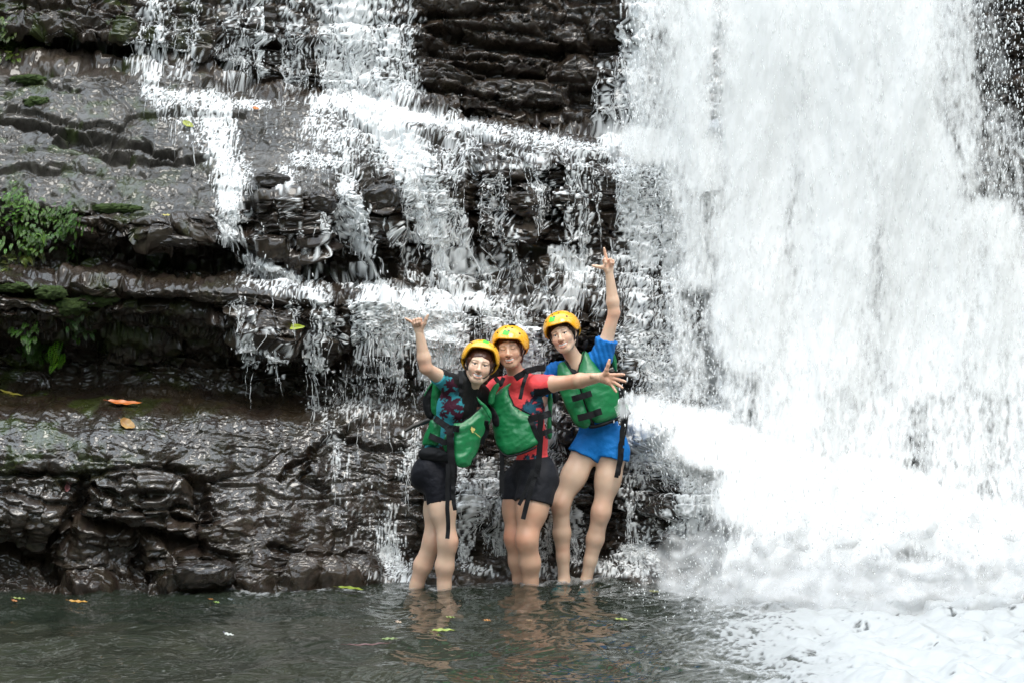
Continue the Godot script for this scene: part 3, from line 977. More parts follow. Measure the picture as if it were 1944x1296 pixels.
func build_pool() -> void:
	var xs := PackedFloat32Array()
	var zs := PackedFloat32Array()
	var x := -5.6
	while x < 5.6:
		xs.append(x)
		x += 0.014 if absf(x) < 3.3 else 0.12
	var z := -1.6
	while z < 13.0:
		zs.append(z)
		z += 0.02 if z < 4.2 else 0.15
	pool_noises()
	var a1 := pool_a1
	var a2 := pool_a2
	var lace := cell_noise(84, FastNoiseLite.RETURN_DISTANCE2_SUB, 1.0)
	var w := xs.size()
	var v := PackedVector3Array()
	var cs := PackedColorArray()
	v.resize(w * zs.size())
	cs.resize(w * zs.size())
	for j in zs.size():
		for i in w:
			var c := churn(xs[i], zs[j])
			var xx := xs[i]
			var zz := zs[j]
			var near := sstep(-0.6, 2.5, xx)
			var h := pool_height(xx, zz)
			v[j * w + i] = Vector3(xx, h, zz)
			var px := 972.0 + xx * PPM * CAM_Z / (CAM_Z - zz)
			# foam on the surface
			var f := a2.get_noise_2d(xx * 20.0, zz * 9.0)
			var la := 1.0 - 2.2 * (lace.get_noise_2d(xx * 9.0 + 0.9 * f, zz * 4.5 + 0.6 * a1.get_noise_2d(xx * 3.0, zz * 3.0)) + 1.0)
			var back := exp(-pow((zz + 0.36 + 0.2 * sstep(0.0, 0.8, xx) + 0.12 * a1.get_noise_2d(xx * 4.0, 3.0)) / 0.18, 2.0)) * sstep(-0.9, -0.3, xx) * (0.30 + 0.30 * a1.get_noise_2d(xx * 5.0, zz * 3.0 + 8.0))
			for l in LEGS:
				var dl := Vector2(xx - l[0], zz - l[1]).length()
				back = maxf(back, 0.75 * exp(-pow((xx - 0.45) / 0.30, 2.0) - pow((zz + 0.52) / 0.16, 2.0)))
				back = maxf(back, 0.62 * exp(-pow((dl - 0.065) / 0.035, 2.0)))
			back = maxf(back, 0.50 * exp(-pow((zz - 0.10) / 0.13, 2.0)) * sstep(-2.3, -1.7, xx) * (1.0 - sstep(-0.8, -0.5, xx)) * (0.55 + 0.9 * a1.get_noise_2d(xx * 4.0, zz * 3.0 + 20.0)))
			var k := maxf(c, back)
			var fo := sstep(0.0, 0.70, k * 1.75 - 0.72 + 0.75 * f + 0.62 * la + 0.18 * sstep(2.0, 3.6, zz) * near)
			cs[j * w + i] = Color(1, 1, 1, fo * lerpf(0.5, 0.95, c) if k > 0.02 or near > 0.6 else 0.0)
	var idx := PackedInt32Array()
	idx.resize((w - 1) * (zs.size() - 1) * 6)
	var t := 0
	for j in zs.size() - 1:
		for i in w - 1:
			var k := j * w + i
			idx[t] = k
			idx[t + 1] = k + w
			idx[t + 2] = k + 1
			idx[t + 3] = k + 1
			idx[t + 4] = k + w
			idx[t + 5] = k + w + 1
			t += 6
	# front faces run clockwise seen from above: swap
	for q in range(0, idx.size(), 3):
		var s := idx[q + 1]
		idx[q + 1] = idx[q + 2]
		idx[q + 2] = s
	m_water = StandardMaterial3D.new()
	m_water.resource_name = "pool_water"
	m_water.albedo_color = Color(lin(0.022, 0.029, 0.020), 0.62)
	m_water.transparency = BaseMaterial3D.TRANSPARENCY_ALPHA
	m_water.roughness = 0.05
	m_water.cull_mode = BaseMaterial3D.CULL_DISABLED
	var st := SurfaceTool.new()
	st.create_from(arrays_mesh(v, PackedVector3Array(), idx), 0)
	st.generate_normals()
	var o := put("pool_water", st.commit(), m_water)
	tag(o, "", "", "", "structure")
	# foam: a torn skin 5 mm above the water
	var fi := PackedInt32Array()
	for q in range(0, idx.size(), 3):
		if cs[idx[q]].a > 0.03 or cs[idx[q + 1]].a > 0.03 or cs[idx[q + 2]].a > 0.03:
			fi.append(idx[q])
			fi.append(idx[q + 1])
			fi.append(idx[q + 2])
	var fv := PackedVector3Array()
	fv.resize(v.size())
	for i in v.size():
		fv[i] = v[i] + Vector3(0, 0.005 + 0.008 * cs[i].a + 0.006 * cs[i].a * a2.get_noise_2d(v[i].x * 11.0, v[i].z * 9.0), 0)
	st = SurfaceTool.new()
	st.create_from(arrays_mesh(fv, PackedVector3Array(), fi, cs), 0)
	st.generate_normals()
	o = put("pool_foam", st.commit(), m_skim)
	tag(o, "white foam spreading over the pool below the waterfall", "foam", "", "stuff")
	print("pool tris ", idx.size() / 3, " foam ", fi.size() / 3)
	# pool bed of stones and gravel
	var bn := noise(87, 1.0, 3)
	var bc := cell_noise(88, FastNoiseLite.RETURN_DISTANCE, 1.0)
	var bv := cell_noise(88, FastNoiseLite.RETURN_CELL_VALUE, 1.0)
	v = PackedVector3Array()
	cs = PackedColorArray()
	idx = PackedInt32Array()
	var bw := 240
	var bh := 170
	for j in bh + 1:
		for i in bw + 1:
			var xx := lerpf(-5.6, 5.6, float(i) / bw)
			var zz := lerpf(-1.6, 13.0, pow(float(j) / bh, 1.5))
			var dist := bc.get_noise_2d(xx * 4.0, zz * 3.2) + 1.0
			var val := bv.get_noise_2d(xx * 4.0, zz * 3.2)
			var h := -0.16 - 0.28 * sstep(-0.2, 1.6, zz) - 0.12 * sstep(1.0, 5.0, zz) + 0.06 * bn.get_noise_2d(xx * 1.2, zz * 1.2) + 0.07 * maxf(0.0, 0.7 - dist) * (0.6 + 0.5 * val)
			v.append(Vector3(xx, h, zz))
			var g := 0.5 + 0.5 * val
			cs.append(Color(0.05, 0.038, 0.020).lerp(Color(0.13, 0.105, 0.06), g))
	for j in bh:
		for i in bw:
			var k := j * (bw + 1) + i
			idx.append_array(PackedInt32Array([k, k + 1, k + bw + 1, k + 1, k + bw + 2, k + bw + 1]))
	var m := StandardMaterial3D.new()
	m.vertex_color_use_as_albedo = true
	m.roughness = 0.7
	st = SurfaceTool.new()
	st.create_from(arrays_mesh(v, PackedVector3Array(), idx, cs), 0)
	st.generate_normals()
	o = put("pool_bed", st.commit(), m)
	tag(o, "", "", "", "structure")


# ======================================================================
#  Distance fields on a grid, meshed as surface nets
# ======================================================================
class Field:
	var o: Vector3
	var h: float
	var nx: int
	var ny: int
	var nz: int
	var d: PackedFloat32Array

	func _init(lo: Vector3, hi: Vector3, cell: float) -> void:
		o = lo
		h = cell
		nx = int((hi.x - lo.x) / cell) + 2
		ny = int((hi.y - lo.y) / cell) + 2
		nz = int((hi.z - lo.z) / cell) + 2
		d.resize(nx * ny * nz)
		d.fill(1.0)

	func window(lo: Vector3, hi: Vector3) -> PackedInt32Array:
		return PackedInt32Array([clampi(int((lo.x - o.x) / h), 0, nx - 1), clampi(int((hi.x - o.x) / h) + 1, 0, nx - 1), clampi(int((lo.y - o.y) / h), 0, ny - 1), clampi(int((hi.y - o.y) / h) + 1, 0, ny - 1), clampi(int((lo.z - o.z) / h), 0, nz - 1), clampi(int((hi.z - o.z) / h) + 1, 0, nz - 1)])

	# a tapered capsule; with cut it ends flat at b; k blends it in; carve takes it away
	func cap(a: Vector3, b: Vector3, ra: float, rb: float, k := 0.02, cut := false, carve := false) -> void:
		var m := maxf(ra, rb) + k + 2.5 * h
		var w := window(Vector3(minf(a.x, b.x) - m, minf(a.y, b.y) - m, minf(a.z, b.z) - m), Vector3(maxf(a.x, b.x) + m, maxf(a.y, b.y) + m, maxf(a.z, b.z) + m))
		var ab := b - a
		var l2 := maxf(ab.length_squared(), 1e-9)
		var len_ := sqrt(l2)
		for z in range(w[4], w[5] + 1):
			for y in range(w[2], w[3] + 1):
				var i := (z * ny + y) * nx + w[0]
				var p := Vector3(o.x + w[0] * h, o.y + y * h, o.z + z * h) - a
				for x in range(w[0], w[1] + 1):
					var tr := p.dot(ab) / l2
					var t := clampf(tr, 0.0, 1.0)
					var v := (p - ab * t).length() - ra - (rb - ra) * t
					if cut:
						v = maxf(v, (tr - 1.0) * len_)
					var e := d[i]
					if carve:
						v = -v
						var q := maxf(k - absf(e - v), 0.0) / maxf(k, 1e-6)
						d[i] = maxf(e, v) + q * q * k * 0.25
					else:
						var q := maxf(k - absf(e - v), 0.0) / maxf(k, 1e-6)
						d[i] = minf(e, v) - q * q * k * 0.25
					p.x += h
					i += 1

	# an ellipsoid with its axes along the columns of b
	func ell(c: Vector3, b: Basis, r: Vector3, k := 0.02, carve := false) -> void:
		var m := maxf(r.x, maxf(r.y, r.z)) + k + 2.5 * h
		var w := window(c - Vector3(m, m, m), c + Vector3(m, m, m))
		var bt := b.transposed()
		var r2 := r * r
		for z in range(w[4], w[5] + 1):
			for y in range(w[2], w[3] + 1):
				var i := (z * ny + y) * nx + w[0]
				for x in range(w[0], w[1] + 1):
					var p := bt * (Vector3(o.x + x * h, o.y + y * h, o.z + z * h) - c)
					var k0 := (p / r).length()
					var k1 := maxf((p / r2).length(), 1e-6)
					var v := k0 * (k0 - 1.0) / k1
					var e := d[i]
					if carve:
						v = -v
						var q := maxf(k - absf(e - v), 0.0) / maxf(k, 1e-6)
						d[i] = maxf(e, v) + q * q * k * 0.25
					else:
						var q := maxf(k - absf(e - v), 0.0) / maxf(k, 1e-6)
						d[i] = minf(e, v) - q * q * k * 0.25
					i += 1

	# keep only what lies behind the plane through c with normal n
	func clip(c: Vector3, n: Vector3) -> void:
		for z in nz:
			for y in ny:
				var i := (z * ny + y) * nx
				var v := (Vector3(o.x, o.y + y * h, o.z + z * h) - c).dot(n)
				var s := n.x * h
				for x in nx:
					if v > d[i]:
						d[i] = v
					v += s
					i += 1

	func ripple(f: Callable, reach := 0.03) -> void:
		for z in nz:
			for y in ny:
				var i := (z * ny + y) * nx
				for x in nx:
					if absf(d[i]) < reach:
						d[i] += f.call(Vector3(o.x + x * h, o.y + y * h, o.z + z * h))
					i += 1

	# appends to v, n, idx
	func mesh(out: Dictionary) -> void:
		var slot := PackedInt32Array()
		slot.resize(d.size())
		slot.fill(-1)
		var v: PackedVector3Array = out.v
		var n: PackedVector3Array = out.n
		var idx: PackedInt32Array = out.i
		var sy := nx
		var sz := nx * ny
		var lim := 1.9 * h
		for z in nz - 1:
			for y in ny - 1:
				var i := z * sz + y * sy
				for x in nx - 1:
					var d0 := d[i]
					if d0 < lim and d0 > -lim:
						var d1 := d[i + 1]
						var d2 := d[i + sy]
						var d3 := d[i + sy + 1]
						var d4 := d[i + sz]
						var d5 := d[i + sz + 1]
						var d6 := d[i + sz + sy]
						var d7 := d[i + sz + sy + 1]
						var neg := int(d0 < 0) + int(d1 < 0) + int(d2 < 0) + int(d3 < 0) + int(d4 < 0) + int(d5 < 0) + int(d6 < 0) + int(d7 < 0)
						if neg > 0 and neg < 8:
							var s := Vector3()
							var c := 0
							if (d0 < 0) != (d1 < 0):
								s += Vector3(d0 / (d0 - d1), 0, 0); c += 1
							if (d2 < 0) != (d3 < 0):
								s += Vector3(d2 / (d2 - d3), 1, 0); c += 1
							if (d4 < 0) != (d5 < 0):
								s += Vector3(d4 / (d4 - d5), 0, 1); c += 1
							if (d6 < 0) != (d7 < 0):
								s += Vector3(d6 / (d6 - d7), 1, 1); c += 1
							if (d0 < 0) != (d2 < 0):
								s += Vector3(0, d0 / (d0 - d2), 0); c += 1
							if (d1 < 0) != (d3 < 0):
								s += Vector3(1, d1 / (d1 - d3), 0); c += 1
							if (d4 < 0) != (d6 < 0):
								s += Vector3(0, d4 / (d4 - d6), 1); c += 1
							if (d5 < 0) != (d7 < 0):
								s += Vector3(1, d5 / (d5 - d7), 1); c += 1
							if (d0 < 0) != (d4 < 0):
								s += Vector3(0, 0, d0 / (d0 - d4)); c += 1
							if (d1 < 0) != (d5 < 0):
								s += Vector3(1, 0, d1 / (d1 - d5)); c += 1
							if (d2 < 0) != (d6 < 0):
								s += Vector3(0, 1, d2 / (d2 - d6)); c += 1
							if (d3 < 0) != (d7 < 0):
								s += Vector3(1, 1, d3 / (d3 - d7)); c += 1
							slot[i] = v.size()
							v.append(o + (Vector3(x, y, z) + s / c) * h)
							var g := Vector3(d1 - d0 + d3 - d2 + d5 - d4 + d7 - d6, d2 - d0 + d3 - d1 + d6 - d4 + d7 - d5, d4 - d0 + d5 - d1 + d6 - d2 + d7 - d3)
							n.append(g.normalized())
					i += 1
		for z in range(1, nz - 1):
			for y in range(1, ny - 1):
				var i := z * sz + y * sy + 1
				for x in range(1, nx - 1):
					var d0 := d[i]
					if d0 < lim and d0 > -lim:
						var inside := d0 < 0
						if inside != (d[i + 1] < 0):
							quad(idx, slot[i - sy - sz], slot[i - sz], slot[i], slot[i - sy], inside)
						if inside != (d[i + sy] < 0):
							quad(idx, slot[i - 1 - sz], slot[i - 1], slot[i], slot[i - sz], inside)
						if inside != (d[i + sz] < 0):
							quad(idx, slot[i - 1 - sy], slot[i - sy], slot[i], slot[i - 1], inside)
					i += 1

	func quad(idx: PackedInt32Array, a: int, b: int, c: int, e: int, flip: bool) -> void:
		if a < 0 or b < 0 or c < 0 or e < 0:
			return
		if flip:
			idx.append(a); idx.append(c); idx.append(b)
			idx.append(a); idx.append(e); idx.append(c)
		else:
			idx.append(a); idx.append(b); idx.append(c)
			idx.append(a); idx.append(c); idx.append(e)


func fresh() -> Dictionary:
	return {"v": PackedVector3Array(), "n": PackedVector3Array(), "i": PackedInt32Array()}


func append_field(out: Dictionary, f: Field, xf := Transform3D()) -> void:
	var part := fresh()
	# packed arrays are values inside a dictionary: mesh into locals, then join
	f.mesh(part)
	var v: PackedVector3Array = part.v
	var n: PackedVector3Array = part.n
	var nb := xf.basis.orthonormalized()
	if xf != Transform3D():
		for k in v.size():
			v[k] = xf * v[k]
			n[k] = nb * n[k]
	var first: int = out.v.size()
	var idx: PackedInt32Array = part.i
	for k in idx.size():
		idx[k] += first
	out.v.append_array(v)
	out.n.append_array(n)
	out.i.append_array(idx)


func field_mesh(out: Dictionary, paint: Variant = null) -> ArrayMesh:
	var cs := PackedColorArray()
	if paint != null:
		cs.resize(out.v.size())
		for k in out.v.size():
			cs[k] = paint.call(out.v[k])
	return arrays_mesh(out.v, out.n, out.i, cs)


# ======================================================================
#  The three women
# ======================================================================
var m_skin: StandardMaterial3D
var m_cloth: StandardMaterial3D
var m_vest: StandardMaterial3D
var m_black: StandardMaterial3D
var m_shell: StandardMaterial3D
var m_hair: StandardMaterial3D
var m_print: StandardMaterial3D
var body_noise: FastNoiseLite
var fold_noise: FastNoiseLite


func skin_paint(tone: Vector3, warm: Array) -> Callable:
	return func(p: Vector3) -> Color:
		var g := body_noise.get_noise_3dv(p * 9.0)
		var c := tone * (1.0 + 0.10 * g)
		var red := maxf(0.0, body_noise.get_noise_3dv(p * 3.0 + Vector3(5, 5, 5)))
		for w in warm:
			red += 0.9 * exp(-(p.distance_squared_to(w)) / 0.0045)
		var blot := body_noise.get_noise_3dv(p * 22.0)
		red = clampf(red + 0.25 * blot, 0.0, 1.3)
		c = c * Vector3(1.0 - 0.03 * red, 1.0 - 0.20 * red, 1.0 - 0.24 * red)
		return Color(c.x, c.y, c.z)


# the hand: wrist, thumb side, finger direction, palm side; each finger gives spread (towards the thumb) and the bend of its three joints
func hand(out: Dictionary, wrist: Vector3, tx: Vector3, fy: Vector3, pz: Vector3, fingers: Array, thumb: Array, size := 1.0) -> void:
	var f := Field.new(wrist - Vector3(0.15, 0.15, 0.15) * size - Vector3(0, 0, 0) + fy * 0.08, wrist + Vector3(0.15, 0.15, 0.15) * size + fy * 0.08, 0.0032)
	var at := func(x: float, y: float, z: float) -> Vector3: return wrist + (tx * x + fy * y + pz * z) * size
	var kx := [0.029, 0.010, -0.009, -0.027]
	var ky := [0.083, 0.088, 0.084, 0.075]
	var ln := [0.070, 0.078, 0.073, 0.058]
	for i in 4:
		f.cap(at.call(kx[i] * 0.45, -0.005, -0.002), at.call(kx[i], ky[i], 0.0), 0.0135 * size, 0.0112 * size, 0.012)
	f.cap(at.call(0.012, 0.02, 0.004), at.call(-0.014, 0.06, 0.004), 0.014 * size, 0.013 * size, 0.012)
	f.cap(at.call(0.012, 0.012, 0.006), at.call(0.036, 0.045, 0.012), 0.016 * size, 0.0135 * size, 0.012)
	f.cap(at.call(0.0, -0.045, 0.0), at.call(0.0, 0.014, 0.0), 0.0165 * size, 0.022 * size, 0.014)
	for i in 4:
		var p: Vector3 = at.call(kx[i], ky[i], 0.0)
		var spread: float = fingers[i][0]
		var dirn := (fy * cos(spread) + tx * sin(spread)).normalized()
		var bend := 0.0
		var part := [0.46, 0.30, 0.24]
		for j in 3:
			bend += fingers[i][1 + j]
			var q: Vector3 = p + (dirn * cos(bend) + pz * sin(bend)) * float(ln[i]) * float(part[j]) * size
			var r0: float = [0.0108, 0.0098, 0.0090][j] * (0.88 if i == 3 else 1.0) * size
			var r1: float = [0.0098, 0.0090, 0.0074][j] * (0.88 if i == 3 else 1.0) * size
			f.cap(p, q, r0, r1, 0.004)
			p = q
	var tp: Vector3 = at.call(0.030, 0.034, 0.010)
	for j in 3:
		var v: Vector3 = thumb[j]
		var q: Vector3 = tp + (tx * v.x + fy * v.y + pz * v.z).normalized() * [0.030, 0.032, 0.027][j] * size
		f.cap(tp, q, [0.0145, 0.0118, 0.0108][j] * size, [0.0118, 0.0108, 0.0082][j] * size, 0.006)
		tp = q
	append_field(out, f)


# a head in its own axes: x to the person's left, y up, z forward
func head_field(smile: float, squint: bool) -> Field:
	var f := Field.new(Vector3(-0.105, -0.145, -0.125), Vector3(0.105, 0.125, 0.135), 0.0036)
	var I := Basis()
	f.ell(Vector3(0, 0.030, -0.012), I, Vector3(0.075, 0.086, 0.096), 0.01)
	f.ell(Vector3(0, -0.030, 0.022), I, Vector3(0.0665, 0.076, 0.068), 0.03)
	f.ell(Vector3(0, -0.096, 0.058), I, Vector3(0.022, 0.018, 0.020), 0.030)
	for s in [-1.0, 1.0]:
		f.cap(Vector3(0.056 * s, -0.045, 0.0), Vector3(0.022 * s, -0.094, 0.050), 0.018, 0.018, 0.03)
		f.ell(Vector3(0.038 * s, -0.028, 0.062), I, Vector3(0.024, 0.022, 0.020), 0.025)                # cheek
		f.cap(Vector3(0.012 * s, 0.025, 0.084), Vector3(0.046 * s, 0.024, 0.068), 0.009, 0.010, 0.018)     # brow
		f.ell(Vector3(0.031 * s, 0.004, 0.096), I, Vector3(0.016, 0.009, 0.013), 0.010, true)              # socket
		f.ell(Vector3(0.031 * s, 0.0125, 0.079), I, Vector3(0.017, 0.006, 0.010), 0.006)                   # upper lid
		f.ell(Vector3(0.031 * s, -0.0065, 0.078), I, Vector3(0.016, 0.0055, 0.009), 0.006)                 # lower lid
		if squint:
			f.ell(Vector3(0.031 * s, 0.003, 0.080), I, Vector3(0.017, 0.008, 0.010), 0.005)
		f.ell(Vector3(0.078 * s, -0.005, -0.006), Basis(Vector3(0, 1, 0), -0.5 * s), Vector3(0.008, 0.031, 0.018), 0.008)  # ear
		f.ell(Vector3(0.0125 * s, -0.038, 0.094), I, Vector3(0.009, 0.008, 0.010), 0.008)                  # nostril wing
	f.cap(Vector3(0, 0.012, 0.086), Vector3(0, -0.030, 0.106), 0.0085, 0.0115, 0.014)
	f.ell(Vector3(0, -0.034, 0.107), I, Vector3(0.0125, 0.011, 0.012), 0.010)
	# a wide smile: the lips, then the mouth opened between them
	var mz := 0.091
	for s in [-1.0, 1.0]:
		f.cap(Vector3(0.034 * s, -0.0555, mz - 0.020), Vector3(0.012 * s, -0.0580, mz - 0.003), 0.0035, 0.0048, 0.006)
		f.cap(Vector3(0.012 * s, -0.0580, mz - 0.003), Vector3(0, -0.0585, mz), 0.0048, 0.0050, 0.006)
		f.cap(Vector3(0.034 * s, -0.0570, mz - 0.020), Vector3(0.018 * s, -0.0755, mz - 0.008), 0.0035, 0.0056, 0.006)
		f.cap(Vector3(0.018 * s, -0.0755, mz - 0.008), Vector3(0, -0.0800, mz - 0.004), 0.0056, 0.0060, 0.006)
		f.cap(Vector3(0.029 * s, -0.0585, mz - 0.010), Vector3(0.014 * s, -0.0660, mz + 0.002), 0.0026 + 0.001 * smile, 0.0050 + 0.0014 * smile, 0.002, false, true)
		f.cap(Vector3(0.014 * s, -0.0660, mz + 0.002), Vector3(0, -0.0680, mz + 0.004), 0.0050 + 0.0014 * smile, 0.0058 + 0.0015 * smile, 0.002, false, true)
	f.cap(Vector3(0, -0.06, -0.02), Vector3(0, -0.135, -0.032), 0.048, 0.026, 0.03)
	return f


func head_paint(tone: Vector3, brow: Vector3, shut := false) -> Callable:
	return func(p: Vector3) -> Color:
		var c := tone * (1.0 + 0.06 * body_noise.get_noise_3dv(p * 30.0))
		var ax := absf(p.x)
		var blush := exp(-pow((ax - 0.04) / 0.02, 2) - pow((p.y + 0.032) / 0.02, 2)) + 0.7 * exp(-pow(p.x / 0.014, 2) - pow((p.y + 0.035) / 0.014, 2))
		if p.z > 0.03:
			c = c.lerp(tone * Vector3(1.0, 0.74, 0.68), 0.6 * clampf(blush, 0, 1))
			var lip := -0.0565 - 0.0115 * (1.0 - pow(ax / 0.034, 2))
			var dl := absf(p.y - lip)
			if ax < 0.036 and dl < 0.0165 * (1.0 - 0.70 * ax / 0.036) and p.z > 0.058:
				c = tone * Vector3(0.88, 0.60, 0.60)
			var by := 0.0245 - 0.10 * maxf(0.0, ax - 0.034)
			if ax > 0.013 and ax < 0.050 and absf(p.y - by) < 0.0042 - 0.03 * maxf(0.0, ax - 0.038):
				c = c.lerp(brow, 0.55)
			if shut and ax > 0.016 and ax < 0.046 and absf(p.y + 0.0005 - 30.0 * pow(ax - 0.031, 2)) < 0.0022:
				c = Vector3(0.05, 0.025, 0.018)
			if not shut and ax > 0.016 and ax < 0.047 and absf(p.y - 0.0085) < 0.0026:
				c = c.lerp(Vector3(0.05, 0.03, 0.02), 0.6)
		return Color(c.x, c.y, c.z)


func ball(r: Vector3, seg := 16) -> SphereMesh:
	var s := SphereMesh.new()
	s.radius = r.x
	s.height = r.x * 2.0
	s.radial_segments = seg
	s.rings = seg / 2
	return s


# a flat band swept along points; facing is roughly the band's outward side at each point
func ribbon(pts: Array, facing: Array, width: float, thick: float) -> ArrayMesh:
	var curve := Curve3D.new()
	for k in pts.size():
		var p: Vector3 = pts[k]
		var a: Vector3 = pts[maxi(k - 1, 0)]
		var b: Vector3 = pts[mini(k + 1, pts.size() - 1)]
		var t := (b - a) / 6.0
		curve.add_point(p, -t, t)
	var st := SurfaceTool.new()
	st.begin(Mesh.PRIMITIVE_TRIANGLES)
	st.set_smooth_group(-1)
	var n := maxi(4, (pts.size() - 1) * 5)
	var rings := []
	for s in n + 1:
		var u := float(s) / n * (pts.size() - 1)
		var k := mini(int(u), pts.size() - 2)
		var p := curve.sample(k, u - k)
		var e := 0.02
		var q0 := curve.sample(k, maxf(u - k - e, 0.0))
		var q1 := curve.sample(k, minf(u - k + e, 1.0))
		var tan_ := (q1 - q0).normalized()
		var fa: Vector3 = facing[mini(k, facing.size() - 1)]
		var fb: Vector3 = facing[mini(k + 1, facing.size() - 1)]
		var f := fa.lerp(fb, u - k)
		var side := tan_.cross(f).normalized()
		var up := side.cross(tan_).normalized()
		rings.append([p + side * width * 0.5 + up * thick * 0.5, p - side * width * 0.5 + up * thick * 0.5, p - side * width * 0.5 - up * thick * 0.5, p + side * width * 0.5 - up * thick * 0.5])
	for s in n:
		for j in 4:
			var a: Vector3 = rings[s][j]
			var b: Vector3 = rings[s][(j + 1) % 4]
			var c: Vector3 = rings[s + 1][(j + 1) % 4]
			var d: Vector3 = rings[s + 1][j]
			for q in [a, b, c, a, c, d]:
				st.add_vertex(q)
	for s in [0, n]:
		var r: Array = rings[s]
		for q in ([r[0], r[2], r[1], r[0], r[3], r[2]] if s == 0 else [r[0], r[1], r[2], r[0], r[2], r[3]]):
			st.add_vertex(q)
	st.generate_normals()
	return st.commit()


# a stuffed panel: its outline on the plan (px, py), how far forward each place of it lies, how thick it is
func pillow(outline: Array, zc: Callable, thick: float, edge: float, wrinkle := 0.007, cell := 0.0062) -> ArrayMesh:
	var poly := PackedVector2Array()
	for k in range(0, outline.size(), 2):
		poly.append(Vector2((outline[k] - 972.0) / PPM, -(outline[k + 1] - 600.0) / PPM))
	# round the corners once
	var soft := PackedVector2Array()
	for k in poly.size():
		var a := poly[k]
		var b := poly[(k + 1) % poly.size()]
		soft.append(a.lerp(b, 0.22))
		soft.append(a.lerp(b, 0.78))
	poly = soft
	var lo := poly[0]
	var hi := poly[0]
	for p in poly:
		lo = lo.min(p)
		hi = hi.max(p)
	var hz := thick * 0.5 + 0.014
	var f := Field.new(Vector3(lo.x - 0.015, lo.y - 0.015, -hz), Vector3(hi.x + 0.015, hi.y + 0.015, hz), cell)
	var np := poly.size()
	for y in f.ny:
		for x in f.nx:
			var p := Vector2(f.o.x + x * f.h, f.o.y + y * f.h)
			var dmin := 9.0
			var inside := false
			for k in np:
				var a := poly[k]
				var b := poly[(k + 1) % np]
				var ab := b - a
				var t := clampf((p - a).dot(ab) / maxf(ab.length_squared(), 1e-9), 0, 1)
				dmin = minf(dmin, p.distance_squared_to(a + ab * t))
				if (a.y > p.y) != (b.y > p.y) and p.x < (b.x - a.x) * (p.y - a.y) / (b.y - a.y) + a.x:
					inside = not inside
			var d2 := sqrt(dmin) * (-1.0 if inside else 1.0)
			# thickness swells away from the edge
			var swell := 0.62 + 0.38 * sstep(0.0, 0.05, -d2)
			var w := wrinkle * fold_noise.get_noise_2d(p.x * 7.0 + p.y * 4.0, p.y * 13.0 - p.x * 6.0)
			w += wrinkle * 0.25 * fold_noise.get_noise_2d(p.x * 26.0, p.y * 17.0)
			var half := maxf(thick * 0.5 * swell + w, 0.002)
			var r := minf(edge, half)
			for z in f.nz:
				var q := Vector2(d2 + r, absf(f.o.z + z * f.h) - half + r)
				f.d[(z * f.ny + y) * f.nx + x] = minf(maxf(q.x, q.y), 0.0) + Vector2(maxf(q.x, 0.0), maxf(q.y, 0.0)).length() - r
	var out := fresh()
	f.mesh(out)
	var v: PackedVector3Array = out.v
	for k in v.size():
		var px := v[k].x * PPM + 972.0
		var py := 600.0 - v[k].y * PPM
		v[k] = P(px, py, zc.call(px, py)) + Vector3(0, 0, v[k].z)
	out.v = v
	var st := SurfaceTool.new()
	st.create_from(arrays_mesh(out.v, PackedVector3Array(), out.i), 0)
	st.generate_normals()
	return st.commit()


# a thin print lying on a panel's front
func print_patch(outline: Array, zc: Callable, lift: float) -> ArrayMesh:
	var poly := PackedVector2Array()
	for k in range(0, outline.size(), 2):
		poly.append(Vector2(outline[k], outline[k + 1]))
	var tri := Geometry2D.triangulate_polygon(poly)
	var st := SurfaceTool.new()
	st.begin(Mesh.PRIMITIVE_TRIANGLES)
	st.set_smooth_group(-1)
	for k in range(0, tri.size(), 3):
		var a := poly[tri[k]]
		var b := poly[tri[k + 1]]
		var c := poly[tri[k + 2]]
		if (b - a).cross(c - a) < 0:
			var s := b
			b = c
			c = s
		for q in [a, b, c]:
			st.add_vertex(P(q.x, q.y, zc.call(q.x, q.y) + lift))
	st.generate_normals()
	return st.commit()


# ----------------------------------------------------------------------
#  Helmet, in the head's axes
# ----------------------------------------------------------------------
const HEL_C := Vector3(0, 0.030, -0.012)
const HEL_R := Vector3(0.122, 0.118, 0.142)


func helmet_rim(phi: float) -> float:            # height of the rim, phi = 0 at the front
	var a := absf(wrapf(phi, -PI, PI))
	return lerpf(0.056, -0.008, sstep(0.55, 1.25, a)) - 0.030 * sstep(1.5, 2.2, a) + 0.026 * exp(-pow((a - 1.62) / 0.22, 2.0))


func helmet_point(phi: float, t: float, grow: float) -> Vector3:     # t = 0 apex, 1 rim
	var lat_rim := asin(clampf((helmet_rim(phi) - HEL_C.y) / HEL_R.y, -0.95, 0.95))
	var lat := lerpf(PI / 2, lat_rim, t)
	var r := HEL_R + Vector3(grow, grow, grow)
	return HEL_C + Vector3(sin(phi) * cos(lat) * r.x, sin(lat) * r.y, cos(phi) * cos(lat) * r.z)


func helmet_at(phi: float, lat: float, grow: float) -> Vector3:
	var r := HEL_R + Vector3(grow, grow, grow)
	return HEL_C + Vector3(sin(phi) * cos(lat) * r.x, sin(lat) * r.y, cos(phi) * cos(lat) * r.z)


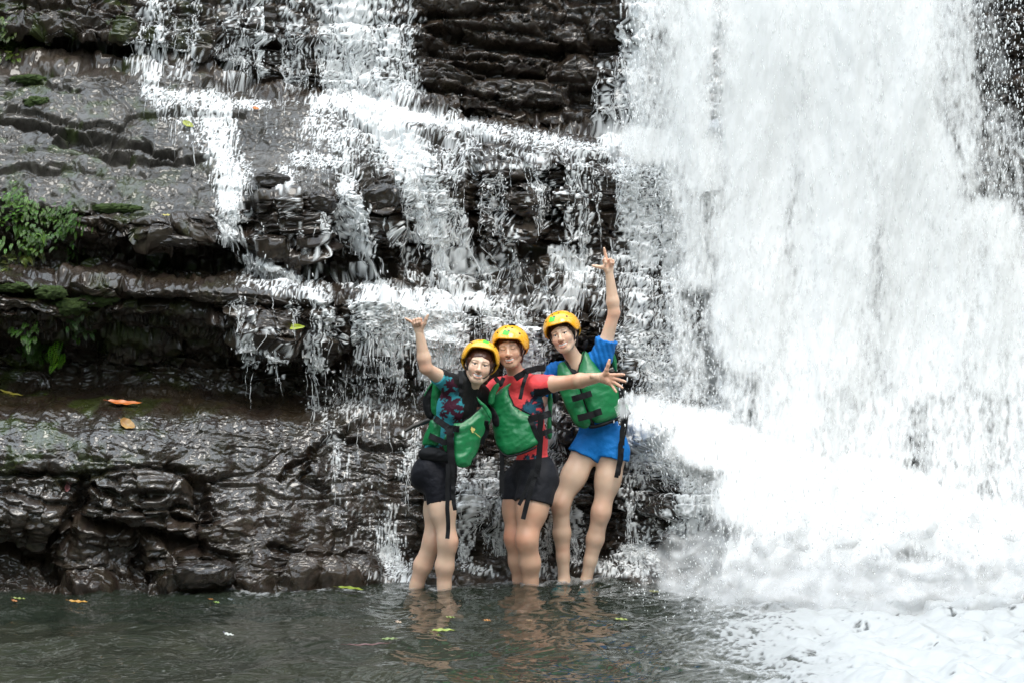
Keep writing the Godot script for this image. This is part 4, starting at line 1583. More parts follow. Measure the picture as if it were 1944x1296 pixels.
func helmet_shell() -> ArrayMesh:
	var st := SurfaceTool.new()
	st.begin(Mesh.PRIMITIVE_TRIANGLES)
	st.set_smooth_group(0)
	var nu := 72
	var nv := 20
	var prof := []
	for i in nv + 1:
		prof.append([float(i) / nv, 0.0 + 0.002 * sstep(0.93, 1.0, float(i) / nv)])
	prof.append([1.005, -0.002])
	prof.append([1.0, -0.007])
	for i in range(nv, -1, -2):
		prof.append([float(i) / nv, -0.010])
	for i in prof.size() - 1:
		for j in nu:
			var p0 := TAU * j / nu
			var p1 := TAU * (j + 1) / nu
			var a := helmet_point(p0, prof[i][0], prof[i][1])
			var b := helmet_point(p1, prof[i][0], prof[i][1])
			var c := helmet_point(p1, prof[i + 1][0], prof[i + 1][1])
			var d := helmet_point(p0, prof[i + 1][0], prof[i + 1][1])
			for q in [a, b, c, a, c, d]:
				st.add_vertex(q)
	st.index()
	st.generate_normals()
	return st.commit()


func helmet(parent: Node3D, head: Transform3D, sticker_phi: float, sticker_lat: float, roll: float, knob: bool, back := 0.0) -> void:
	var hx := head * Transform3D(Basis(Vector3(0, 0, 1), roll) * Basis(Vector3(1, 0, 0), -back), Vector3(0, 0.012 + 0.03 * back, -0.02 * back))
	var root := Node3D.new()
	root.name = "helmet"
	root.transform = hx
	parent.add_child(root, true)
	put("shell", helmet_shell(), m_shell, root)
	# vent holes with dark insides
	for h in [[0.30, 0.95], [-0.30, 0.95], [0.75, 0.55], [-0.75, 0.55], [1.9, 0.7], [-1.9, 0.7], [0.0, 1.25], [2.7, 0.6], [-2.7, 0.6], [1.35, 0.85], [-1.35, 0.85]]:
		var p := helmet_at(h[0], h[1], -0.0005)
		var n := (helmet_at(h[0], h[1], 0.01) - p).normalized()
		var cyl := CylinderMesh.new()
		cyl.top_radius = 0.0068
		cyl.bottom_radius = 0.0068
		cyl.height = 0.003
		cyl.radial_segments = 12
		cyl.rings = 1
		var xa := n.cross(Vector3(0.3, 0.2, 0.9)).normalized()
		put("vent_hole", cyl, m_black, root, Transform3D(Basis(xa, n, xa.cross(n)), p))
	# the sticker: a square with a notched top
	var green := mat_plain(lin(0.07, 0.62, 0.03), 0.4)
	var blue := mat_plain(lin(0.02, 0.10, 0.13), 0.4)
	var made := 0
	for poly in [[-1.0, -0.85, 0.7, -1.0, 0.95, -0.1, 1.05, 0.62, 0.1, 0.35, -0.35, 0.95, -0.95, 0.80], [0.05, 0.9, 1.05, 0.72, 0.95, 0.12, 0.5, 0.42]]:
		var st := SurfaceTool.new()
		st.begin(Mesh.PRIMITIVE_TRIANGLES)
		var pts := PackedVector2Array()
		for k in range(0, poly.size(), 2):
			pts.append(Vector2(poly[k], poly[k + 1]))
		var tri := Geometry2D.triangulate_polygon(pts)
		# finely cut so that it lies on the round shell
		for k in range(0, tri.size(), 3):
			var a := pts[tri[k]]
			var b := pts[tri[k + 1]]
			var c := pts[tri[k + 2]]
			if (b - a).cross(c - a) > 0:
				var s := b
				b = c
				c = s
			var m := 4
			for i in m:
				for j in m - i:
					var t := [a + (b - a) * i / m + (c - a) * j / m, a + (b - a) * (i + 1) / m + (c - a) * j / m, a + (b - a) * i / m + (c - a) * (j + 1) / m, a + (b - a) * (i + 1) / m + (c - a) * (j + 1) / m]
					for q in ([t[0], t[1], t[2], t[1], t[3], t[2]] if j < m - i - 1 else [t[0], t[1], t[2]]):
						st.add_vertex(helmet_at(sticker_phi + q.x * 0.22, sticker_lat + q.y * 0.19, 0.0016 + 0.0012 * made))
		st.index()
		st.generate_normals()
		put("sticker", st.commit(), green if made == 0 else blue, root)
		made += 1
	if knob:
		put("clip", ball(Vector3(0.017, 0, 0), 14), m_black, root, Transform3D(Basis.from_scale(Vector3(1.3, 0.5, 1.0)), helmet_at(0.5, 1.35, 0.002)))
	# straps: from both sides of the shell to the chin
	for s in [-1.0, 1.0]:
		var pts := [Vector3(0.098 * s, 0.015, 0.035), Vector3(0.083 * s, -0.030, 0.028), Vector3(0.064 * s, -0.078, 0.026), Vector3(0.040 * s, -0.113, 0.036), Vector3(0.0, -0.124, 0.044)]
		var out := []
		for p in pts:
			out.append(Vector3(p.x, (p.y + 0.03) * 0.7, 0.01).normalized())
		put("chin_strap", ribbon(pts, out, 0.016, 0.004), m_black, root)
		pts = [Vector3(0.100 * s, -0.01, -0.050), Vector3(0.087 * s, -0.040, -0.015), Vector3(0.070 * s, -0.066, 0.020)]
		put("chin_strap", ribbon(pts, [Vector3(s, 0, 0), Vector3(s, 0, 0), Vector3(s, -0.3, 0)], 0.013, 0.004), m_black, root)


func face_parts(parent: Node3D, head: Transform3D, squint: bool) -> void:
	var white := mat_plain(lin(0.62, 0.60, 0.57), 0.15)
	var iris := mat_plain(lin(0.035, 0.03, 0.028), 0.1)
	for s in [-1.0, 1.0]:
		if squint:
			continue
		var e := put("eye", ball(Vector3(0.0125, 0, 0)), white, parent, head * Transform3D(Basis(), Vector3(0.031 * s, 0.003, 0.0735)))
		put("iris", ball(Vector3(0.0062, 0, 0), 12), iris, e, Transform3D(Basis.from_scale(Vector3(1, 1, 0.5)), Vector3(0, 0, 0.0108)))
	var teeth := mat_plain(lin(0.66, 0.64, 0.60), 0.25)
	var pts := [Vector3(-0.028, -0.0590, 0.0762), Vector3(-0.014, -0.0648, 0.0864), Vector3(0, -0.0668, 0.0894), Vector3(0.014, -0.0648, 0.0864), Vector3(0.028, -0.0590, 0.0762)]
	put("teeth", ribbon(pts, [Vector3(-0.4, 0, 1), Vector3(-0.2, 0, 1), Vector3(0, 0, 1), Vector3(0.2, 0, 1), Vector3(0.4, 0, 1)], 0.0090, 0.004), teeth, parent, head)


func hair_mesh(parent: Node3D, head: Transform3D, tone: Vector3, low: float, bun: bool) -> void:
	var f := Field.new(Vector3(-0.12, -0.17, -0.15), Vector3(0.12, 0.14, 0.12), 0.0055)
	f.ell(Vector3(0, 0.030, -0.014), Basis(), Vector3(0.0805, 0.091, 0.101), 0.01)
	for s in [-1.0, 1.0]:
		f.cap(Vector3(0.073 * s, 0.03, 0.030), Vector3(0.071 * s, low, 0.012), 0.012, 0.008, 0.012)
		f.cap(Vector3(0.060 * s, 0.0, -0.05), Vector3(0.048 * s, -0.07, -0.055), 0.03, 0.022, 0.02)
	f.clip(Vector3(0, 0, 0.052), Vector3(0, -0.55, 1).normalized())
	if bun:
		f.cap(Vector3(0.02, -0.02, -0.10), Vector3(0.06, -0.09, -0.085), 0.028, 0.016, 0.02)
	f.ripple(func(p: Vector3) -> float: return 0.003 * body_noise.get_noise_3d(p.x * 60.0, p.y * 14.0, p.z * 60.0))
	var out := fresh()
	append_field(out, f, head)
	put("hair", field_mesh(out, func(p: Vector3) -> Color:
		var c := tone * (1.0 + 0.5 * body_noise.get_noise_3d(p.x * 90.0, p.y * 20.0, p.z * 90.0))
		return Color(c.x, c.y, c.z)), m_hair, parent)


func leg(f: Field, hip: Vector3, knee: Vector3, ankle: Vector3, back: Vector3, toe: Vector3, rt: float, rk: float, rc: float, ra: float) -> void:
	f.cap(hip, hip.lerp(knee, 0.5), rt, rt * 0.86 , 0.05)
	f.cap(hip.lerp(knee, 0.45), knee, rt * 0.86, rk, 0.05)
	var calf := knee.lerp(ankle, 0.38) + back * 0.010
	f.cap(knee, calf, rk, rc * 0.96, 0.05)
	f.cap(calf, knee.lerp(ankle, 0.70) + back * 0.004, rc * 0.96, lerpf(rc, ra, 0.72), 0.03)
	f.cap(knee.lerp(ankle, 0.68), ankle, lerpf(rc, ra, 0.70), ra, 0.02)
	f.ell(knee - back * (rk * 0.62) + Vector3(0, 0.008, 0), Basis(), Vector3(0.026, 0.030, 0.026), 0.022)
	f.ell(knee - back * (rk * 0.55) + Vector3(0, -0.045, 0), Basis(), Vector3(0.018, 0.022, 0.018), 0.025)
	f.cap(ankle, ankle + toe * 0.05 + Vector3(0, -0.055, 0), ra, 0.030, 0.03)
	f.cap(ankle - toe * 0.03 + Vector3(0, -0.05, 0), ankle + toe * 0.14 + Vector3(0, -0.065, 0), 0.030, 0.024, 0.03)


# torso masses shared by the body and what it wears (grow = how far outside the skin)
func torso(f: Field, j: Dictionary, grow: float) -> void:
	var up: Vector3 = (j.neck - j.spine).normalized()
	var fr: Vector3 = (j.front - up * up.dot(j.front)).normalized()
	var b := Basis(up.cross(fr), up, fr)
	var g := Vector3(grow, grow, grow)
	f.ell(j.chest, b, Vector3(0.142, 0.165, 0.098) + g, 0.05)
	f.ell(j.chest + fr * 0.045 - up * 0.02, b, Vector3(0.118, 0.075, 0.068) + g, 0.05)
	f.ell(j.spine, b, Vector3(0.120, 0.15, 0.088) + g, 0.06)
	var up2: Vector3 = (j.spine - j.pelvis).normalized()
	var fr2: Vector3 = (j.hip_front - up2 * up2.dot(j.hip_front)).normalized()
	var b2 := Basis(up2.cross(fr2), up2, fr2)
	f.ell(j.pelvis, b2, Vector3(0.156, 0.125, 0.108) + g, 0.06)
	f.ell(j.pelvis - fr2 * 0.042 - up2 * 0.05, b2, Vector3(0.138, 0.095, 0.080) + g, 0.05)
	f.cap(j.sh_r, j.neck, 0.050 + grow, 0.055 + grow, 0.05)
	f.cap(j.sh_l, j.neck, 0.050 + grow, 0.055 + grow, 0.05)


func arm(f: Field, sh: Vector3, el: Vector3, wr: Vector3, s := 1.0) -> void:
	f.cap(sh, sh.lerp(el, 0.35), 0.052 * s, 0.047 * s, 0.04)
	f.cap(sh.lerp(el, 0.35), el, 0.047 * s, 0.037 * s, 0.02)
	f.cap(el, el.lerp(wr, 0.28), 0.038 * s, 0.041 * s, 0.02)
	f.cap(el.lerp(wr, 0.28), wr, 0.041 * s, 0.0265 * s, 0.02)


func body_field(j: Dictionary, lo: Vector3, hi: Vector3) -> Field:
	var f := Field.new(lo, hi, 0.0095)
	torso(f, j, 0.0)
	f.cap(j.neck - (j.head - j.neck) * 0.2, j.head + j.head_b * Vector3(0, -0.07, -0.02), 0.056, 0.049, 0.03)
	arm(f, j.sh_r, j.el_r, j.wr_r, j.get("arm_r", 1.0))
	arm(f, j.sh_l, j.el_l, j.wr_l, j.get("arm_l", 1.0))
	var w: Array = j.legs
	leg(f, j.hip_r, j.kn_r, j.an_r, j.back_r, j.toe_r, w[0], w[1], w[2], w[3])
	leg(f, j.hip_l, j.kn_l, j.an_l, j.back_l, j.toe_l, w[0], w[1], w[2], w[3])
	return f


func make_person(j: Dictionary, label: String) -> Node3D:
	var root := Node3D.new()
	root.name = numbered("person")
	add_child(root)
	tag(root, label, "person", "women posing under the waterfall")
	return root


func finish_body(root: Node3D, out: Dictionary, head: Transform3D, j: Dictionary) -> void:
	# head joined to the body's surface, painted in its own axes
	var first: int = out.v.size()
	append_field(out, head_field(j.smile, j.squint), head)
	var inv := head.affine_inverse()
	var sp := skin_paint(j.tone, [j.kn_r - j.back_r * 0.05, j.kn_l - j.back_l * 0.05, j.el_r, j.el_l, j.wr_r + (j.wr_r - j.el_r).normalized() * 0.10, j.wr_l + (j.wr_l - j.el_l).normalized() * 0.10])
	var hp := head_paint(j.tone, j.brow, j.squint)
	var cs := PackedColorArray()
	cs.resize(out.v.size())
	for k in out.v.size():
		cs[k] = sp.call(out.v[k]) if k < first else hp.call(inv * out.v[k])
	put("body", arrays_mesh(out.v, out.n, out.i, cs), m_skin, root)


func cloth_noise(p: Vector3) -> float:
	return 0.0035 * fold_noise.get_noise_3d(p.x * 9.0 + p.y * 5.0, p.y * 11.0 - p.x * 5.0, p.z * 9.0)


# leaf-shaped print: a fan of blades round a centre on the plan
func frond(px: float, py: float, cx: float, cy: float, r: float, turn: float, blades: float) -> bool:
	var dx := px - cx
	var dy := py - cy
	var d := sqrt(dx * dx + dy * dy)
	if d > r:
		return false
	var a := atan2(dy, dx) - turn
	return d < r * (0.45 + 0.55 * pow(absf(cos(a * blades * 0.5)), 1.2)) * (0.42 + 0.58 * maxf(0.0, cos(a)))


func plan_of(p: Vector3) -> Vector2:
	var s := (CAM_Z - p.z) / CAM_Z / PPM
	return Vector2(972.0 + p.x / s, 600.0 + (CAM_Y - p.y) / s)


func straps(parent: Node3D, called: String, list: Array) -> void:
	for s in list:          # [width px, thickness, z, points on the plan ...] or z per point
		var pts := []
		var fac := []
		var a: Array = s[3]
		var n := a.size() / 2
		for k in n:
			var z: float = s[2] if not s[2] is Array else s[2][k]
			if k > 0:      # webbing never hangs quite straight
				var zp: float = s[2] if not s[2] is Array else s[2][k - 1]
				for h in 2:
					var t := (h + 1) / 3.0
					pts.append(P(lerpf(a[2 * k - 2], a[2 * k], t) + rng.randfn(0.0, 0.6), lerpf(a[2 * k - 1], a[2 * k + 1], t), lerpf(zp, z, t) + rng.randfn(0.0, 0.003)))
					fac.append(Vector3(rng.randfn(0.0, 0.15), rng.randfn(0.0, 0.1), 1))
			pts.append(P(a[2 * k], a[2 * k + 1], z))
			fac.append(Vector3(rng.randfn(0.0, 0.15), 0, 1))
		put(called, ribbon(pts, fac, s[0] / PPM, s[1]), m_black, parent)


func crop(a: Array, ox: float, oy: float, k: float) -> Array:      # measured on an enlarged detail of the plan
	var out := []
	for i in range(0, a.size(), 2):
		out.append(ox + a[i] / k)
		out.append(oy + a[i + 1] / k)
	return out


func build_people() -> void:
	body_noise = noise(91, 1.0, 3)
	fold_noise = noise(92, 1.0, 2)
	m_skin = StandardMaterial3D.new()
	m_skin.resource_name = "wet_skin"
	m_skin.vertex_color_use_as_albedo = true
	m_skin.roughness = 0.36
	m_skin.subsurf_scatter_enabled = true
	m_skin.subsurf_scatter_strength = 0.12
	m_skin.uv1_triplanar = true
	m_skin.uv1_scale = Vector3(6, 6, 6)
	m_skin.heightmap_enabled = true
	m_skin.heightmap_texture = noise_tex(44, 0.06, 256, 4)
	m_skin.heightmap_scale = 0.05
	m_cloth = StandardMaterial3D.new()
	m_cloth.resource_name = "wet_jersey"
	m_cloth.vertex_color_use_as_albedo = true
	m_cloth.roughness = 0.6
	m_cloth.rim_enabled = true
	m_cloth.rim = 0.05
	m_cloth.metallic_specular = 0.3
	m_cloth.uv1_triplanar = true
	m_cloth.uv1_scale = Vector3(3, 3, 3)
	m_cloth.heightmap_enabled = true
	m_cloth.heightmap_texture = noise_tex(45, 0.02, 256, 4)
	m_cloth.heightmap_scale = 0.6
	m_vest = mat_plain(lin(0.007, 0.155, 0.047), 0.38)
	m_vest.resource_name = "coated_nylon"
	m_vest.uv1_triplanar = true
	m_vest.uv1_scale = Vector3(2.2, 2.2, 2.2)
	m_vest.heightmap_enabled = true
	m_vest.heightmap_texture = noise_tex(46, 0.014, 256, 4, false, 4.0, null, true)
	m_vest.heightmap_scale = 0.35
	m_black = mat_plain(lin(0.012, 0.012, 0.013), 0.55)
	m_black.metallic_specular = 0.25
	m_black.resource_name = "black_webbing"
	m_shell = mat_plain(lin(0.80, 0.385, 0.012), 0.32, 0.4)
	m_shell.resource_name = "yellow_shell"
	m_shell.uv1_triplanar = true
	m_shell.roughness_texture = noise_tex(47, 0.03, 256, 4, false, 4.0, ramp([[0.3, Color(0.75, 0.75, 0.75)], [0.7, Color(1, 1, 1)]]))
	m_shell.uv1_scale = Vector3(5, 5, 5)
	m_hair = StandardMaterial3D.new()
	m_hair.vertex_color_use_as_albedo = true
	m_hair.roughness = 0.4
	m_print = mat_plain(lin(0.62, 0.50, 0.16), 0.5)
	woman_left()
	woman_middle()
	woman_right()


func head_basis(up: Vector3, fwd: Vector3) -> Basis:
	var u := up.normalized()
	var f := (fwd - u * u.dot(fwd)).normalized()
	return Basis(u.cross(f), u, f)


# ----------------------------------------------------------------------
#  Left: black and teal shirt, black shorts, right hand up with thumb and little finger out
# ----------------------------------------------------------------------
func woman_left() -> void:
	var j := {
		"pelvis": P(827, 893, 0.0), "spine": P(842, 828, 0.0), "chest": P(866, 768, 0.02), "neck": P(886, 728, 0.04), "front": Vector3(0.80, -0.15, 0.57), "hip_front": Vector3(0.84, -0.1, 0.5),
		"sh_r": P(853, 727, 0.14), "el_r": P(808, 698, 0.33), "wr_r": P(796, 632, 0.36), "sh_l": P(910, 748, -0.09), "el_l": P(950, 790, -0.24), "wr_l": P(1000, 780, -0.36),
		"hip_r": P(831, 912, 0.07), "kn_r": P(850, 1028, 0.12), "an_r": P(841, 1150, 0.06), "hip_l": P(836, 912, -0.06), "kn_l": P(822, 1026, -0.03), "an_l": P(778, 1148, -0.12),
		"back_r": Vector3(-0.85, 0, -0.4), "toe_r": Vector3(0.8, 0, 0.6), "back_l": Vector3(-0.85, 0, -0.4), "toe_l": Vector3(0.8, 0, 0.6), "legs": [0.088, 0.056, 0.059, 0.036],
		"head": P(910, 694, 0.11), "smile": 1.0, "squint": false, "tone": Vector3(0.66, 0.45, 0.325), "brow": Vector3(0.16, 0.09, 0.05), "arm_r": 1.0, "arm_l": 0.95,
	}
	j.head_b = head_basis(Vector3(0.20, 1.0, -0.08), Vector3(0.02, -0.05, 1.0))
	var root := make_person(j, "woman on the left in black and teal, fist up with thumb and little finger out")
	var head := Transform3D(j.head_b, j.head)
	var out := fresh()
	append_field(out, body_field(j, Vector3(-0.95, -0.35, -0.55), Vector3(0.30, 1.80, 0.60)))
	hand(out, j.wr_r, Vector3(0.93, 0.25, 0.2).normalized(), Vector3(-0.22, 0.97, 0.1).normalized(), Vector3(-0.2, -0.12, 0.97).normalized(), [[0.1, 1.35, 1.5, 0.8], [0.0, 1.45, 1.5, 0.8], [-0.05, 1.4, 1.5, 0.8], [-0.75, 0.15, 0.2, 0.15]], [Vector3(0.75, 0.6, 0.15), Vector3(0.55, 0.85, 0.1), Vector3(0.65, 0.75, 0.0)], 0.94)
	finish_body(root, out, head, j)
	face_parts(root, head, false)
	hair_mesh(root, head, Vector3(0.075, 0.028, 0.016), -0.055, true)
	helmet(root, head, 0.16, 0.74, 0.03, false, 0.30)
	# shirt: short sleeves, high collar; black with a teal and purple print on the side
	var f := Field.new(Vector3(-0.62, 0.70, -0.40), Vector3(0.14, 1.45, 0.42), 0.0078)
	torso(f, j, 0.007)
	f.cap(j.sh_r, j.sh_r.lerp(j.el_r, 0.50), 0.061, 0.057, 0.04, true)
	f.cap(j.sh_l, j.sh_l.lerp(j.el_l, 0.55), 0.060, 0.055, 0.04, true)
	f.cap(j.neck, j.neck.lerp(j.head, 0.42), 0.064, 0.060, 0.03, true)
	f.ripple(cloth_noise)
	f.clip(P(828, 880, 0.0), Vector3(-0.22, -1, 0).normalized())
	out = fresh()
	append_field(out, f)
	put("shirt", field_mesh(out, func(p: Vector3) -> Color:
		var q := plan_of(p)
		var wob := 4.0 * body_noise.get_noise_2d(q.x * 0.06, q.y * 0.06)
		var x := q.x + wob
		var chest_edge: float = 871.0 + 0.10 * (q.y - 760.0) + 8.0 * sin((q.y - 735.0) * 0.045)
		if q.y < 712.0 + 0.25 * (x - 843.0) or x > chest_edge:
			return Color(0.012, 0.012, 0.014)
		for fr in [[849.0, 770.0, 34.0, 0.15, 9.0], [866.0, 790.0, 24.0, 0.2, 9.0], [840.0, 752.0, 22.0, -0.7, 7.0], [852.0, 728.0, 24.0, 0.2, 7.0], [838.0, 786.0, 14.0, 0.5, 7.0], [850.0, 820.0, 22.0, 0.4, 7.0], [838.0, 850.0, 20.0, 1.2, 7.0], [868.0, 840.0, 20.0, 1.2, 7.0]]:
			if frond(x, q.y, fr[0], fr[1], fr[2], fr[3], fr[4]):
				return Color(0.065, 0.012, 0.028)
		if frond(x, q.y, 866.0, 744.0, 14.0, 0.2, 4.0):
			return Color(0.03, 0.10, 0.13)
		return Color(0.045, 0.30, 0.36)), m_cloth, root)
	# shorts
	f = Field.new(Vector3(-0.72, 0.42, -0.30), Vector3(-0.20, 1.0, 0.32), 0.0085)
	torso(f, j, 0.012)
	f.cap(j.hip_r, j.hip_r.lerp(j.kn_r, 0.36), 0.099, 0.090, 0.03, true)
	f.cap(j.hip_l, j.hip_l.lerp(j.kn_l, 0.38), 0.099, 0.090, 0.03, true)
	f.ripple(cloth_noise)
	f.clip(P(828, 862, 0.0), Vector3(0.22, 1, 0).normalized())
	out = fresh()
	append_field(out, f)
	put("shorts", field_mesh(out, func(_p: Vector3) -> Color: return Color(0.010, 0.010, 0.012)), m_cloth, root)
	# life jacket, hanging open on her right side
	var vest := Node3D.new()
	vest.name = "life_jacket"
	root.add_child(vest, true)
	var zf := func(px: float, py: float) -> float: return 0.215 - 0.00125 * (px - 860.0) - 0.000018 * pow(px - 880.0, 2) + 0.0004 * (py - 800.0)
	var zb := func(px: float, _py: float) -> float: return 0.03 + 0.0015 * (px - 815.0)
	put("front_panel", pillow(crop([470, 808, 560, 800, 640, 745, 700, 690, 752, 636, 790, 655, 838, 720, 832, 790, 800, 850, 764, 940, 725, 1030, 694, 1110, 652, 1170, 640, 1215, 570, 1238, 510, 1222, 488, 1150, 478, 1000, 486, 890], 765, 640, 4.985), zf, 0.065, 0.024), m_vest, vest)
	put("shoulder_panel", pillow(crop([688, 545, 722, 585, 795, 648, 838, 705, 842, 785, 815, 765, 775, 690, 715, 620], 765, 640, 4.985), func(px: float, _py: float) -> float: return 0.19 - 0.0008 * (px - 880.0), 0.03, 0.01), m_vest, vest)
	put("back_panel", pillow(crop([290, 395, 350, 435, 364, 540, 366, 690, 360, 765, 300, 745, 262, 700, 262, 560], 765, 640, 4.985), func(_px: float, _py: float) -> float: return 0.075, 0.06, 0.02), m_vest, vest)
	put("back_lining", pillow(crop([288, 408, 300, 470, 290, 640, 300, 745, 268, 782, 225, 760, 192, 690, 180, 605, 200, 540, 250, 450], 765, 640, 4.985), zb, 0.07, 0.025), m_black, vest)
	put("back_trim", pillow(crop([292, 392, 300, 420, 240, 490, 205, 555, 190, 560, 215, 505], 765, 640, 4.985), func(px: float, py: float) -> float: return zb.call(px, py) + 0.03, 0.03, 0.01, 0.002), m_vest, vest)
	put("side_panel", pillow(crop([262, 765, 362, 815, 352, 930, 336, 1030, 250, 1018, 172, 1026, 198, 925, 238, 850], 765, 640, 4.985), func(px: float, _py: float) -> float: return 0.125 + 0.0012 * (px - 815.0), 0.06, 0.02), m_vest, vest)
	put("side_panel", pillow(crop([405, 905, 425, 915, 420, 1100, 380, 1050, 368, 1010], 765, 640, 4.985), func(_px: float, _py: float) -> float: return 0.18, 0.04, 0.012), m_vest, vest)
	straps(vest, "belt", [
		[12, 0.006, [0.17, 0.205, 0.245, 0.255, 0.25], [825, 793, 838, 802, 851, 812, 862, 813, 872, 814]], [11, 0.006, [0.155, 0.19, 0.225, 0.245], [815, 826, 829, 833, 843, 839, 858, 838]],
		[8, 0.006, [0.26, 0.21, 0.18], [924, 798, 925, 815, 915, 842]], [7, 0.006, [0.19, 0.2, 0.15], [890, 880, 897, 872, 905, 858]],
	])
	straps(vest, "strap", [
		[13, 0.004, [0.26, 0.265, 0.25, 0.245], [853, 812, 855, 840, 857, 880, 856, 905]], [8, 0.003, [0.25, 0.25, 0.25, 0.25], [851, 880, 849, 930, 850, 980, 849, 1022]], [7.5, 0.003, [0.25, 0.24, 0.24, 0.24], [858, 880, 860, 920, 861, 945, 864, 968]],
		[7, 0.003, [0.205, 0.235, 0.215], [873, 703, 875, 728, 874, 752]],
	])
	put("hip_belt", pillow(crop([140, 1095, 165, 1052, 240, 1032, 330, 1040, 420, 1080, 480, 1120, 470, 1190, 380, 1180, 300, 1170, 200, 1160, 145, 1140], 765, 640, 4.985), func(px: float, _py: float) -> float: return 0.135 + 0.0013 * (px - 815.0), 0.05, 0.02), m_black, vest)
	straps(vest, "piping", [[2.5, 0.004, [0.282, 0.274, 0.258, 0.238], crop([470, 806, 560, 800, 650, 738, 752, 640], 765, 640, 4.985)]])
	# the emblem: a butterfly and a line of small letters
	var lift := 0.037
	for e in [[640, 870, 650, 840, 665, 862, 662, 880, 650, 886], [662, 880, 668, 852, 684, 868, 676, 885], [648, 886, 664, 882, 672, 900, 655, 902]]:
		put("emblem", print_patch(crop(e, 765, 640, 4.985), zf, lift), m_print, vest)
	for k in 7:
		var x := 679.0 + k * 7.8
		var y := 903.0 + k * 6.4
		put("letter", print_patch(crop([x, y - 7, x + 5, y - 3 - (k % 3), x + 5.5, y + 6, x + 1, y + 4 - (k % 2) * 3], 765, 640, 4.985), zf, lift), m_print, vest)


